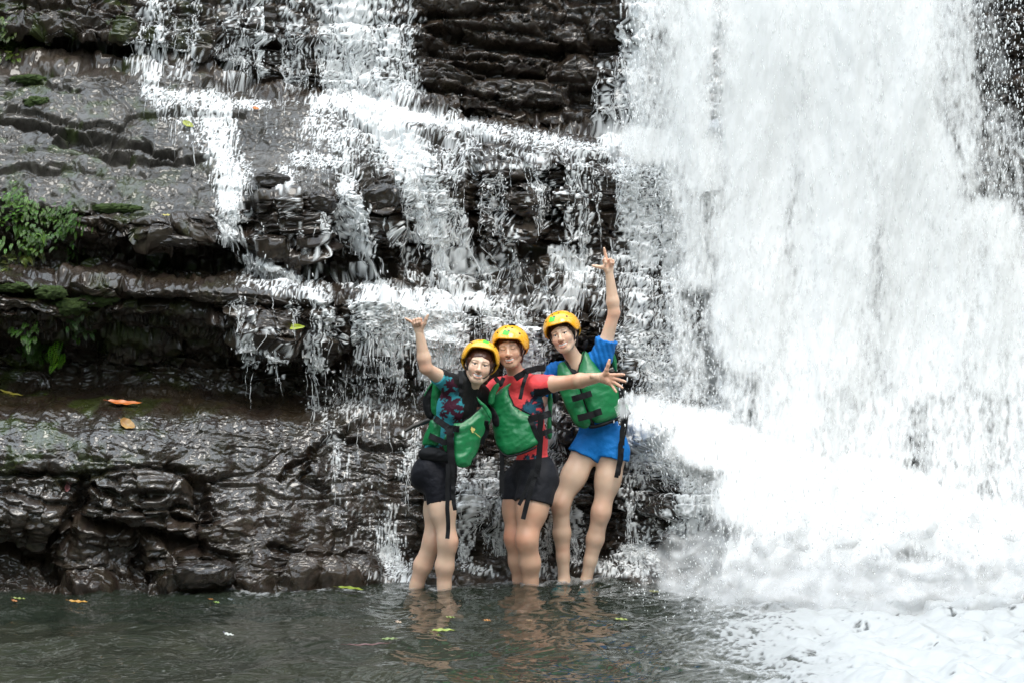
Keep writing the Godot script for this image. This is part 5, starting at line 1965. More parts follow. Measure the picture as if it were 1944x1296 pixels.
# ----------------------------------------------------------------------
#  Middle: coral shirt, black shorts, left arm stretched out to the right
# ----------------------------------------------------------------------
func woman_middle() -> void:
	var j := {
		"pelvis": P(1013, 898, -0.20), "spine": P(1006, 832, -0.20), "chest": P(994, 772, -0.18), "neck": P(985, 722, -0.16), "front": Vector3(-0.62, -0.1, 0.78), "hip_front": Vector3(-0.7, -0.1, 0.7),
		"sh_r": P(944, 736, -0.27), "el_r": P(900, 772, -0.27), "wr_r": P(850, 776, -0.24), "sh_l": P(1024, 731, -0.06), "el_l": P(1088, 724, 0.10), "wr_l": P(1138, 716, 0.30),
		"hip_r": P(988, 915, -0.28), "kn_r": P(978, 1020, -0.22), "an_r": P(992, 1140, -0.30), "hip_l": P(1020, 915, -0.14), "kn_l": P(1000, 1024, -0.06), "an_l": P(1010, 1140, -0.16),
		"back_r": Vector3(0.75, 0, -0.6), "toe_r": Vector3(-0.7, 0, 0.7), "back_l": Vector3(0.75, 0, -0.6), "toe_l": Vector3(-0.7, 0, 0.7), "legs": [0.108, 0.064, 0.069, 0.040],
		"head": P(968, 664, -0.09), "smile": 0.9, "squint": true, "tone": Vector3(0.62, 0.375, 0.255), "brow": Vector3(0.10, 0.05, 0.03), "arm_l": 1.12, "arm_r": 1.0,
	}
	j.head_b = head_basis(Vector3(-0.12, 1.0, -0.05), Vector3(-0.12, -0.08, 1.0))
	var root := make_person(j, "woman in the middle in a coral shirt, eyes shut, left arm stretched out")
	var head := Transform3D(j.head_b, j.head)
	var out := fresh()
	append_field(out, body_field(j, Vector3(-0.48, -0.35, -0.60), Vector3(0.66, 1.70, 0.40)))
	hand(out, j.wr_l, Vector3(0.10, 0.98, 0.12).normalized(), Vector3(0.93, -0.16, 0.33).normalized(), Vector3(-0.33, -0.12, 0.93).normalized(), [[0.22, 0.05, 0.1, 0.1], [-0.06, 0.05, 0.15, 0.1], [-0.34, 0.1, 0.15, 0.1], [-0.72, 0.15, 0.15, 0.1]], [Vector3(0.9, 0.35, 0.25), Vector3(1.0, 0.25, 0.1), Vector3(1.0, 0.1, -0.1)], 1.06)
	finish_body(root, out, head, j)
	face_parts(root, head, true)
	hair_mesh(root, head, Vector3(0.085, 0.026, 0.012), -0.06, false)
	helmet(root, head, -0.12, 0.60, -0.16, true)
	var f := Field.new(Vector3(-0.30, 0.74, -0.55), Vector3(0.32, 1.52, 0.20), 0.0078)
	torso(f, j, 0.007)
	f.cap(j.sh_r, j.sh_r.lerp(j.el_r, 0.55), 0.060, 0.055, 0.04, true)
	f.cap(j.sh_l, j.sh_l.lerp(j.el_l, 0.42), 0.064, 0.059, 0.04, true)
	f.cap(j.neck, j.neck.lerp(j.head, 0.25), 0.064, 0.060, 0.03, true)
	f.ripple(cloth_noise)
	f.clip(P(1000, 876, -0.2), Vector3(0.05, -1, 0).normalized())
	out = fresh()
	append_field(out, f)
	put("shirt", field_mesh(out, func(p: Vector3) -> Color:
		var q := plan_of(p)
		var x := q.x + 3.0 * body_noise.get_noise_2d(q.x * 0.06, q.y * 0.06)
		var side: float = 1012.0 - 0.55 * (q.y - 735.0) if q.y < 775.0 else 990.0 + 0.03 * (q.y - 775.0)
		if q.y > 737.0 - 0.10 * (q.x - 1020.0) and q.x > 1014.0 and q.y < 752.0:
			return Color(0.012, 0.012, 0.016)
		if x > side and q.y > 733.0:
			for fr in [[1000.0, 775.0, 34.0, -0.3, 9.0], [1022.0, 758.0, 26.0, 0.2, 7.0], [1032.0, 783.0, 18.0, 0.3, 6.0], [1010.0, 745.0, 14.0, 0.5, 5.0], [1012.0, 800.0, 16.0, 1.1, 6.0], [1035.0, 820.0, 18.0, 0.2, 6.0], [1015.0, 868.0, 16.0, 0.2, 6.0], [1000.0, 866.0, 12.0, 1.2, 5.0]]:
				if frond(x, q.y, fr[0], fr[1], fr[2], fr[3], fr[4]):
					return Color(0.02, 0.10, 0.15) if frond(x, q.y, fr[0] + 3.0, fr[1], fr[2] * 0.8, fr[3] + 0.2, fr[4] * 2.0) else Color(0.025, 0.02, 0.04)
		return Color(0.86, 0.085, 0.088)), m_cloth, root)
	f = Field.new(Vector3(-0.12, 0.36, -0.55), Vector3(0.40, 1.0, 0.15), 0.0085)
	torso(f, j, 0.014)
	f.cap(j.hip_r, j.hip_r.lerp(j.kn_r, 0.34), 0.118, 0.112, 0.03, true)
	f.cap(j.hip_l, j.hip_l.lerp(j.kn_l, 0.36), 0.122, 0.122, 0.03, true)
	f.ripple(cloth_noise)
	f.clip(P(1015, 868, -0.2), Vector3(-0.12, 1, 0).normalized())
	out = fresh()
	append_field(out, f)
	put("shorts", field_mesh(out, func(_p: Vector3) -> Color: return Color(0.016, 0.017, 0.021)), m_cloth, root)
	var vest := Node3D.new()
	vest.name = "life_jacket"
	root.add_child(vest, true)
	var zf := func(px: float, py: float) -> float: return 0.02 + 0.0006 * (px - 990.0) - 0.000016 * pow(px - 990.0, 2) + 0.0005 * (py - 790.0)
	put("front_panel", pillow(crop([272, 535, 250, 570, 235, 600, 250, 660, 290, 740, 360, 785, 430, 812, 465, 832, 445, 870, 458, 960, 492, 1030, 470, 1060, 360, 1112, 240, 1142, 180, 1122, 130, 1040, 108, 900, 80, 735, 130, 640, 180, 590], 910, 600, 4.322), zf, 0.07, 0.026), m_vest, vest)
	put("shoulder_panel", pillow(crop([72, 640, 118, 558, 160, 540, 168, 580, 132, 640, 122, 725, 72, 728], 910, 600, 4.322), func(_px: float, _py: float) -> float: return 0.015, 0.035, 0.012), m_vest, vest)
	put("back_panel", pillow(crop([590, 608, 606, 700, 596, 770, 590, 870, 602, 960, 590, 1012, 553, 1002, 553, 870, 570, 790, 556, 700, 568, 618], 910, 600, 4.322), func(_px: float, _py: float) -> float: return -0.10, 0.06, 0.02), m_vest, vest)
	put("back_lining", pillow(crop([598, 600, 640, 610, 655, 660, 645, 705, 604, 725], 910, 600, 4.322), func(_px: float, _py: float) -> float: return -0.15, 0.06, 0.02), m_black, vest)
	put("waist_trim", pillow(crop([128, 1030, 185, 1118, 245, 1142, 360, 1112, 470, 1062, 475, 1080, 360, 1130, 240, 1160, 175, 1136], 910, 600, 4.322), func(px: float, py: float) -> float: return zf.call(px, py) + 0.012, 0.05, 0.012), m_black, vest)
	put("side_buckle", pillow(crop([78, 735, 120, 745, 170, 840, 165, 905, 120, 905, 100, 850], 910, 600, 4.322), func(px: float, py: float) -> float: return zf.call(px, py) + 0.03, 0.03, 0.01), m_black, vest)
	straps(vest, "piping", [[2.5, 0.004, [0.058, 0.066, 0.076, 0.078], crop([238, 602, 252, 660, 292, 738, 440, 815], 910, 600, 4.322)]])
	straps(vest, "belt", [
		[13, 0.006, [0.065, 0.06, -0.02], [1004, 795, 1026, 790, 1046, 784]], [10, 0.006, [0.06, 0.05, -0.03], [1018, 826, 1034, 821, 1047, 816]],
		[9, 0.005, [0.06, 0.065, 0.06], [1006, 792, 1013, 812, 1024, 835]],
	])
	straps(vest, "strap", [
		[11, 0.004, [0.075, 0.06, 0.05, 0.055], [1027, 786, 1026, 830, 1023, 870, 1019, 905]], [9, 0.004, [0.055, 0.06, 0.06], [1020, 890, 1005, 940, 993, 985]], [7, 0.003, [0.05, 0.055, 0.055], [1012, 890, 998, 930, 985, 958]],
		[9, 0.003, [0.03, 0.02, 0.02], [953, 858, 953, 900, 952, 936]],
		[12, 0.005, [-0.02, 0.0, -0.06, -0.12], [978, 718, 1000, 704, 1018, 699, 1034, 698]], [7, 0.004, [-0.01, 0.035, 0.045], [1001, 706, 995, 724, 987, 757]], [8, 0.005, [-0.02, 0.0, -0.02], [940, 716, 950, 730, 956, 716]],
	])


# ----------------------------------------------------------------------
#  Right: blue shirt and shorts, left hand up
# ----------------------------------------------------------------------
func woman_right() -> void:
	var j := {
		"pelvis": P(1141, 838, -0.50), "spine": P(1133, 785, -0.49), "chest": P(1117, 738, -0.47), "neck": P(1098, 695, -0.45), "front": Vector3(-0.28, -0.05, 0.95), "hip_front": Vector3(-0.2, 0.0, 0.97),
		"sh_r": P(1056, 706, -0.50), "el_r": P(1020, 780, -0.58), "wr_r": P(985, 790, -0.50), "sh_l": P(1142, 680, -0.42), "el_l": P(1166, 594, -0.36), "wr_l": P(1157, 518, -0.33),
		"hip_r": P(1112, 856, -0.48), "kn_r": P(1064, 956, -0.42), "an_r": P(1071, 1102, -0.49), "hip_l": P(1166, 856, -0.47), "kn_l": P(1141, 972, -0.44), "an_l": P(1112, 1105, -0.51),
		"back_r": Vector3(0.1, 0, -0.9), "toe_r": Vector3(-0.45, 0, 0.9), "back_l": Vector3(0.1, 0, -0.9), "toe_l": Vector3(-0.2, 0, 0.95), "legs": [0.089, 0.056, 0.058, 0.036],
		"head": P(1069, 636, -0.38), "smile": 1.3, "squint": false, "tone": Vector3(0.70, 0.485, 0.35), "brow": Vector3(0.09, 0.055, 0.035), "arm_l": 0.98, "arm_r": 0.95,
	}
	j.head_b = head_basis(Vector3(-0.27, 1.0, -0.10), Vector3(-0.22, -0.10, 1.0))
	var root := make_person(j, "woman on the right in a blue shirt and shorts, left arm raised straight up")
	var head := Transform3D(j.head_b, j.head)
	var out := fresh()
	append_field(out, body_field(j, Vector3(-0.05, -0.25, -0.85), Vector3(0.88, 2.15, -0.05)))
	hand(out, j.wr_l, Vector3(-0.96, -0.05, 0.25).normalized(), Vector3(-0.10, 0.98, 0.12).normalized(), Vector3(0.22, -0.12, 0.96).normalized(), [[0.05, 1.2, 1.6, 0.7], [0.12, -0.1, 0.1, 0.1], [-0.05, 1.35, 1.5, 0.7], [-0.10, 1.3, 1.5, 0.7]], [Vector3(0.95, 0.30, 0.2), Vector3(1.0, 0.18, 0.1), Vector3(1.0, 0.25, 0.0)], 0.98)
	finish_body(root, out, head, j)
	face_parts(root, head, false)
	hair_mesh(root, head, Vector3(0.035, 0.022, 0.015), -0.02, false)
	helmet(root, head, -0.22, 0.62, -0.02, false)
	var f := Field.new(Vector3(0.14, 0.92, -0.80), Vector3(0.85, 1.75, -0.12), 0.0078)
	torso(f, j, 0.008)
	f.cap(j.sh_r, j.sh_r.lerp(j.el_r, 0.55), 0.064, 0.062, 0.04, true)
	f.cap(j.sh_l, j.sh_l.lerp(j.el_l, 0.42), 0.068, 0.072, 0.04, true)
	f.ripple(func(p: Vector3) -> float: return cloth_noise(p) + (0.003 * sin((p.x * 0.9 + p.y * 0.25) * 210.0) if p.y > 1.28 else 0.0))
	f.clip(P(1137, 815, -0.5), Vector3(0.0, -1, 0))
	f.cap(j.neck + Vector3(-0.01, 0.03, 0.05), j.neck + Vector3(-0.02, 0.2, 0.06), 0.066, 0.09, 0.01, false, true)
	out = fresh()
	append_field(out, f)
	put("shirt", field_mesh(out, func(_p: Vector3) -> Color: return Color(0.008, 0.150, 0.47)), m_cloth, root)
	f = Field.new(Vector3(0.20, 0.62, -0.80), Vector3(0.88, 1.20, -0.18), 0.0085)
	torso(f, j, 0.013)
	f.cap(j.hip_r, j.hip_r.lerp(j.kn_r, 0.10), 0.106, 0.112, 0.03, true)
	f.cap(j.hip_l, j.hip_l.lerp(j.kn_l, 0.12), 0.106, 0.112, 0.03, true)
	f.ripple(func(p: Vector3) -> float: return cloth_noise(p) + 0.0022 * sin(p.x * 75.0 + 6.0 * fold_noise.get_noise_3dv(p * 5.0)) * sstep(1.1, 0.85, p.y))
	f.clip(P(1140, 805, -0.5), Vector3(0.0, 1, 0))
	out = fresh()
	append_field(out, f)
	put("shorts", field_mesh(out, func(_p: Vector3) -> Color: return Color(0.010, 0.175, 0.52)), m_cloth, root)
	# aqua water shoes
	out = fresh()
	for s in [["an_r", "toe_r"], ["an_l", "toe_l"]]:
		var a: Vector3 = j[s[0]]
		var t: Vector3 = j[s[1]]
		f = Field.new(a - Vector3(0.2, 0.2, 0.2), a + Vector3(0.2, 0.08, 0.25), 0.008)
		f.cap(a - t * 0.03 + Vector3(0, -0.05, 0), a + t * 0.14 + Vector3(0, -0.065, 0), 0.037, 0.031, 0.03)
		f.cap(a + Vector3(0, -0.02, 0), a + Vector3(0, -0.06, 0), 0.044, 0.036, 0.02)
		f.clip(a + Vector3(0, -0.022, 0), Vector3(0, 1, 0))
		append_field(out, f)
		put("shoe", field_mesh(out, func(_p: Vector3) -> Color: return Color(0.06, 0.42, 0.48)), m_cloth, root)
		out = fresh()
	var vest := Node3D.new()
	vest.name = "life_jacket"
	root.add_child(vest, true)
	var zf := func(px: float, py: float) -> float: return -0.315 - 0.000016 * pow(px - 1118.0, 2) + 0.0004 * (py - 760.0) - 0.0006 * maxf(0.0, 712.0 - py) * 2.0
	put("front_panel", pillow(crop([145, 440, 190, 425, 216, 462, 240, 500, 292, 600, 318, 690, 352, 790, 382, 872, 340, 906, 270, 882, 225, 800, 180, 705, 150, 620, 138, 520], 1020, 570, 3.705), zf, 0.062, 0.024, 0.004), m_vest, vest)
	put("front_panel", pillow(crop([335, 350, 376, 388, 420, 468, 470, 520, 558, 598, 586, 680, 586, 800, 560, 822, 450, 862, 400, 862, 352, 760, 316, 650, 292, 560, 282, 500, 305, 430, 312, 370], 1020, 570, 3.705), zf, 0.066, 0.026, 0.004), m_vest, vest)
	put("zip", pillow(crop([222, 470, 284, 490, 300, 560, 330, 660, 366, 770, 412, 870, 380, 895, 340, 780, 296, 660, 260, 560], 1020, 570, 3.705), func(px: float, py: float) -> float: return zf.call(px, py) - 0.012, 0.03, 0.01), m_black, vest)
	put("collar", pillow(crop([190, 400, 215, 430, 250, 495, 290, 500, 284, 520, 236, 520, 205, 462], 1020, 570, 3.705), func(px: float, py: float) -> float: return zf.call(px, py) + 0.005, 0.02, 0.008), m_black, vest)
	put("back_panel", pillow(crop([488, 305, 535, 350, 562, 420, 562, 505, 540, 490, 520, 430, 500, 370], 1020, 570, 3.705), func(_px: float, _py: float) -> float: return -0.50, 0.06, 0.02), m_vest, vest)
	put("back_lining", pillow(crop([490, 300, 530, 320, 572, 400, 570, 450, 552, 400, 520, 345], 1020, 570, 3.705), func(_px: float, _py: float) -> float: return -0.52, 0.07, 0.02), m_black, vest)
	put("back_lining", pillow(crop([318, 300, 352, 272, 362, 290, 345, 340, 328, 338], 1020, 570, 3.705), func(_px: float, _py: float) -> float: return -0.47, 0.04, 0.02), m_black, vest)
	put("waist_trim", pillow(crop([352, 882, 450, 862, 560, 822, 600, 800, 606, 826, 560, 848, 450, 890, 370, 905], 1020, 570, 3.705), func(px: float, py: float) -> float: return zf.call(px, py) - 0.003, 0.05, 0.012), m_black, vest)
	put("side_panel", pillow(crop([600, 720, 640, 735, 645, 770, 620, 800, 600, 790], 1020, 570, 3.705), func(_px: float, _py: float) -> float: return -0.40, 0.05, 0.016), m_vest, vest)
	straps(vest, "piping", [[2.5, 0.004, [-0.29, -0.274, -0.265, -0.262], crop([335, 352, 308, 430, 286, 500, 300, 570], 1020, 570, 3.705)], [2.5, 0.004, [-0.29, -0.274, -0.265], crop([190, 425, 240, 500, 292, 600], 1020, 570, 3.705)]])
	straps(vest, "buckle_belt", [[12, 0.010, [-0.262, -0.262, -0.264], [1086, 757, 1104, 752, 1123, 746]], [13, 0.010, [-0.245, -0.243, -0.247], [1097, 793, 1119, 788, 1142, 780]]])
	straps(vest, "strap", [
		[9.5, 0.004, [-0.36, -0.34, -0.33, -0.33], [1179, 740, 1184, 790, 1181, 830, 1178, 850]], [8.5, 0.004, [-0.33, -0.325, -0.325], [1180, 840, 1176, 875, 1170, 906]], [5, 0.003, [-0.33, -0.33, -0.33], [1183, 850, 1179, 880, 1175, 902]],
		[3.5, 0.003, [-0.38, -0.34, -0.33], [1194, 780, 1190, 805, 1184, 845]], [6, 0.004, [-0.40, -0.36], [1190, 775, 1196, 786]],
		[5, 0.004, [-0.46, -0.44, -0.42], [1074, 786, 1062, 800, 1057, 812]],
	])


# ======================================================================
#  Plants on the ledges, boulders, fallen leaves
# ======================================================================
# the foremost place of the rock that the viewer sees at (px, py): [point, normal]
func rock_at(px: float, py: float) -> Array:
	var best := Vector3(0, 0, -9)
	var bi := -1
	for zi in 14:
		var z := 0.3 - 0.18 * zi
		var x := (px - 972.0) * (CAM_Z - z) / CAM_Z / PPM
		var lo := 0
		var hi := nc - 1
		while hi - lo > 1:
			var m := (lo + hi) / 2
			if gx[m] > x:
				hi = m
			else:
				lo = m
		for r in range(1, nr - 1):
			var p := grid[r * nc + lo]
			if absf(p.z - z) > 0.10 or p.z <= best.z:
				continue
			var q := plan_of(p)
			if absf(q.y - py) < 2.5:
				best = p
				bi = r * nc + lo
	if bi < 0:
		return [P(px, py, -0.6), Vector3(0, 0.3, 1).normalized()]
	var n := (grid[bi + nc * 3] - grid[bi - nc * 3]).cross(grid[bi + 3] - grid[bi - 3]).normalized()
	if n.z < 0:
		n = -n
	return [best, n]


# many small leaves on fine stalks, one plant
func fern(px: float, py: float, rx: float, ry: float, count: int, size: float, tone: Vector3, label: String, called := "fern_clump", category := "fern", group := "ferns on the left ledges") -> void:
	var root := Node3D.new()
	root.name = numbered(called)
	var c0: Array = rock_at(px, py)
	var base: Vector3 = c0[0]
	root.position = base
	add_child(root)
	tag(root, label, category, group)
	var rg := RandomNumberGenerator.new()
	rg.seed = int(px * 7 + py)
	var lobes := []
	for k in maxi(5, count / 60):
		var a := rg.randf() * TAU
		var d := sqrt(rg.randf())
		var e: Array = rock_at(px + rx * d * cos(a), py + ry * d * sin(a))
		lobes.append([e[0], e[1], rg.randf_range(0.02, 0.07), rg.randf_range(0.7, 1.25)])
	var v := PackedVector3Array()
	var n := PackedVector3Array()
	var cs := PackedColorArray()
	var idx := PackedInt32Array()
	var st := SurfaceTool.new()
	st.begin(Mesh.PRIMITIVE_TRIANGLES)
	# arching fronds, each a rachis with pairs of leaflets that shrink towards the tip
	for k in count / 4:
		var l: Array = lobes[rg.randi() % lobes.size()]
		var nn: Vector3 = l[1]
		var from: Vector3 = l[0] + Vector3(rg.randfn(0, 0.04), rg.randfn(0, 0.035), rg.randfn(0.0, 0.01))
		var dirn := (nn * 0.8 + Vector3(rg.randfn(0, 0.7), rg.randfn(0.25, 0.5), 0.5)).normalized()
		var len_ := size * rg.randf_range(3.6, 7.5)
		var g: float = l[3] * rg.randf_range(0.65, 1.35)
		var warm := rg.randf_range(0.85, 1.3)
		var col := Color(tone.x * g * warm, tone.y * g, tone.z * g)
		var p := from
		var steps := 9
		for i in steps:
			var t := float(i + 1) / steps
			dirn = (dirn + Vector3(0, -0.20, 0.02)).normalized()
			var q := p + dirn * len_ / steps
			var up := (nn + Vector3(0, 0.8, 0.3)).normalized()
			var side := dirn.cross(up).normalized()
			var face := side.cross(dirn).normalized()
			var w := side * 0.0010
			for e in [p - w, q + w, p + w, p - w, q - w, q + w]:
				st.add_vertex(e - base)
			if i > 0:
				var ll := size * (1.15 * sin(PI * (0.18 + 0.78 * t)) + 0.1)
				for sd in [-1.0, 1.0]:
					var d2 := (side * float(sd) + dirn * 0.55 + face * rg.randfn(-0.15, 0.2)).normalized()
					var wd := d2.cross(face).normalized() * ll * 0.26
					var b := v.size()
					v.append(q)
					v.append(q + d2 * ll * 0.5 + wd)
					v.append(q + d2 * ll - face * ll * 0.15)
					v.append(q + d2 * ll * 0.5 - wd)
					for z in 4:
						n.append(face)
						cs.append(col)
					idx.append_array(PackedInt32Array([b, b + 2, b + 1, b, b + 3, b + 2]))
			p = q
	for k in v.size():
		v[k] -= base
	var m := StandardMaterial3D.new()
	m.vertex_color_use_as_albedo = true
	m.roughness = 0.45
	m.cull_mode = BaseMaterial3D.CULL_DISABLED
	m.backlight_enabled = true
	m.backlight = Color(0.35, 0.35, 0.35)
	var o := put("foliage", arrays_mesh(v, n, idx, cs), m, root)
	tag(o, "", "", "", "stuff")
	st.generate_normals()
	tag(put("stalks", st.commit(), mat_plain(lin(0.03, 0.02, 0.01), 0.6), root), "", "", "", "stuff")


func moss(px: float, py: float, rx: float, ry: float, label: String) -> void:
	var c0: Array = rock_at(px, py)
	var base: Vector3 = c0[0]
	var rg := RandomNumberGenerator.new()
	rg.seed = int(px * 3 + py)
	var nz := noise(int(px), 22.0, 3)
	var s := SphereMesh.new()
	s.radius = 1.0
	s.height = 2.0
	s.radial_segments = 60
	s.rings = 30
	var a := s.surface_get_arrays(0)
	var v: PackedVector3Array = a[Mesh.ARRAY_VERTEX]
	var cs := PackedColorArray()
	for k in v.size():
		var p := v[k] * Vector3(rx / PPM, ry / PPM, 0.05)
		p *= 1.0 + 0.45 * nz.get_noise_3dv(p) + 0.25 * nz.get_noise_3dv(p * 4.0)
		v[k] = p
		var g := 0.9 + 0.8 * nz.get_noise_3dv(p * 3.0 + Vector3(3, 3, 3))
		cs.append(Color(0.050 * g, 0.085 * g, 0.012 * g))
	var st := SurfaceTool.new()
	st.create_from(arrays_mesh(v, PackedVector3Array(), a[Mesh.ARRAY_INDEX], cs), 0)
	st.generate_normals()
	var m := StandardMaterial3D.new()
	m.vertex_color_use_as_albedo = true
	m.roughness = 0.85
	m.uv1_triplanar = true
	m.uv1_scale = Vector3(8, 8, 8)
	m.heightmap_enabled = true
	m.heightmap_texture = m_rock.heightmap_texture
	m.heightmap_scale = 0.8
	var o := put("moss_cushion", st.commit(), m, null, Transform3D(Basis(), base + Vector3(0, 0, -0.005)))
	tag(o, label, "moss", "moss cushions on the left ledges")


func boulder(px: float, py: float, size: Vector3, turn: float, seed_: int, sink: float, label: String) -> void:
	var e: Array = rock_at(px, py)
	var nz := noise(seed_, 1.0, 3)
	var cv := cell_noise(seed_, FastNoiseLite.RETURN_DISTANCE, 1.0)
	var s := SphereMesh.new()
	s.radius = 1.0
	s.height = 2.0
	s.radial_segments = 72
	s.rings = 40
	var a := s.surface_get_arrays(0)
	var v: PackedVector3Array = a[Mesh.ARRAY_VERTEX]
	var cs := PackedColorArray()
	for k in v.size():
		var u := v[k]
		# squarer than a ball, then chipped
		var q := Vector3(signf(u.x) * pow(absf(u.x), 0.7), signf(u.y) * pow(absf(u.y), 0.62), signf(u.z) * pow(absf(u.z), 0.7))
		q *= 1.0 + 0.16 * nz.get_noise_3dv(u * 1.4) + 0.10 * cv.get_noise_3dv(u * 2.0) + 0.05 * nz.get_noise_3dv(u * 6.0)
		v[k] = q * size
		var g := 0.5 + 0.5 * nz.get_noise_3dv(u * 3.0 + Vector3(9, 9, 9))
		cs.append(Color(0.020 + 0.022 * g, 0.015 + 0.016 * g, 0.012 + 0.012 * g))
	var st := SurfaceTool.new()
	st.create_from(arrays_mesh(v, PackedVector3Array(), a[Mesh.ARRAY_INDEX], cs), 0)
	st.generate_normals()
	var o := put("boulder", st.commit(), m_rock, null, Transform3D(Basis(Vector3(0, 0, 1), turn), e[0] + Vector3(0, 0, -sink)))
	tag(o, label, "boulder", "dark boulders in the cascade")


# a fallen leaf: a blade folded along its midrib, curling; stalk
func fallen_leaf(at: Vector3, up: Vector3, turn: float, length: float, width: float, tone: Vector3, curl: float, label: String, category := "leaf") -> void:
	var root := Node3D.new()
	root.name = numbered("fallen_leaf")
	var x := Vector3(cos(turn), 0, sin(turn))
	x = (x - up * up.dot(x)).normalized()
	root.transform = Transform3D(Basis(x, up, x.cross(up)), at)
	add_child(root)
	tag(root, label, category, "fallen leaves")
	var st := SurfaceTool.new()
	st.begin(Mesh.PRIMITIVE_TRIANGLES)
	var n := 14
	var w := 4
	for i in n + 1:
		var t := float(i) / n
		var half := width * 0.5 * pow(sin(PI * pow(t, 0.8)), 0.75) + 0.0004
		for j in w * 2 + 1:
			var s := float(j - w) / w
			var g := 1.0 + 0.25 * body_noise.get_noise_2d(i * 3.1 + at.x * 9.0, j * 2.3) - 0.25 * exp(-s * s * 30.0)
			st.set_color(Color(tone.x * g, tone.y * g * (1.0 + 0.15 * body_noise.get_noise_2d(i * 1.3, at.y * 50.0 + at.x * 30.0)), tone.z * g))
			st.set_smooth_group(0)
			st.add_vertex(Vector3((t - 0.5) * length, absf(s) * half * 0.35 + curl * length * pow(t - 0.5, 2) + 0.003 * sin(t * 19.0) * absf(s), s * half))
	var k := w * 2 + 1
	for i in n:
		for j in w * 2:
			for q in [i * k + j, (i + 1) * k + j, i * k + j + 1, i * k + j + 1, (i + 1) * k + j, (i + 1) * k + j + 1]:
				st.add_index(q)
	st.generate_normals()
	var m := StandardMaterial3D.new()
	m.vertex_color_use_as_albedo = true
	m.roughness = 0.35
	m.cull_mode = BaseMaterial3D.CULL_DISABLED
	m.backlight_enabled = true
	m.backlight = Color(0.3, 0.3, 0.3)
	put("blade", st.commit(), m, root)
	put("stalk", ribbon([Vector3(-length * 0.5, 0.002 + curl * length * 0.25, 0), Vector3(-length * 0.62, 0.004 + curl * length * 0.3, 0.004)], [Vector3(0, 1, 0), Vector3(0, 1, 0)], 0.003, 0.002), mat_plain(lin(tone.x * 0.7, tone.y * 0.6, tone.z), 0.5), root)


func stick(pts: Array, r0: float, r1: float, label: String) -> void:
	var st := SurfaceTool.new()
	st.begin(Mesh.PRIMITIVE_TRIANGLES)
	st.set_smooth_group(0)
	var rings := []
	var n := 16
	for i in n + 1:
		var t := float(i) / n * (pts.size() - 1)
		var k := mini(int(t), pts.size() - 2)
		var p: Vector3 = (pts[k] as Vector3).lerp(pts[k + 1], t - k)
		var d: Vector3 = ((pts[k + 1] as Vector3) - pts[k]).normalized()
		var s := d.cross(Vector3(0, 0, 1)).normalized()
		var u := s.cross(d)
		var ring := []
		for j in 9:
			var a := TAU * j / 8
			var r := lerpf(r0, r1, float(i) / n) * (1.0 + 0.25 * body_noise.get_noise_2d(i * 9.0, (j % 8) * 14.0))
			ring.append(p + (s * cos(a) + u * sin(a)) * r)
		rings.append(ring)
	for i in n:
		for j in 8:
			for q in [rings[i][j], rings[i + 1][j], rings[i][j + 1], rings[i][j + 1], rings[i + 1][j], rings[i + 1][j + 1]]:
				st.add_vertex(q)
	st.generate_normals()
	var o := put("broken_stick", st.commit(), mat_plain(lin(0.028, 0.020, 0.014), 0.5))
	o.material_override.cull_mode = BaseMaterial3D.CULL_DISABLED
	tag(o, label, "stick", "sticks caught behind the women")


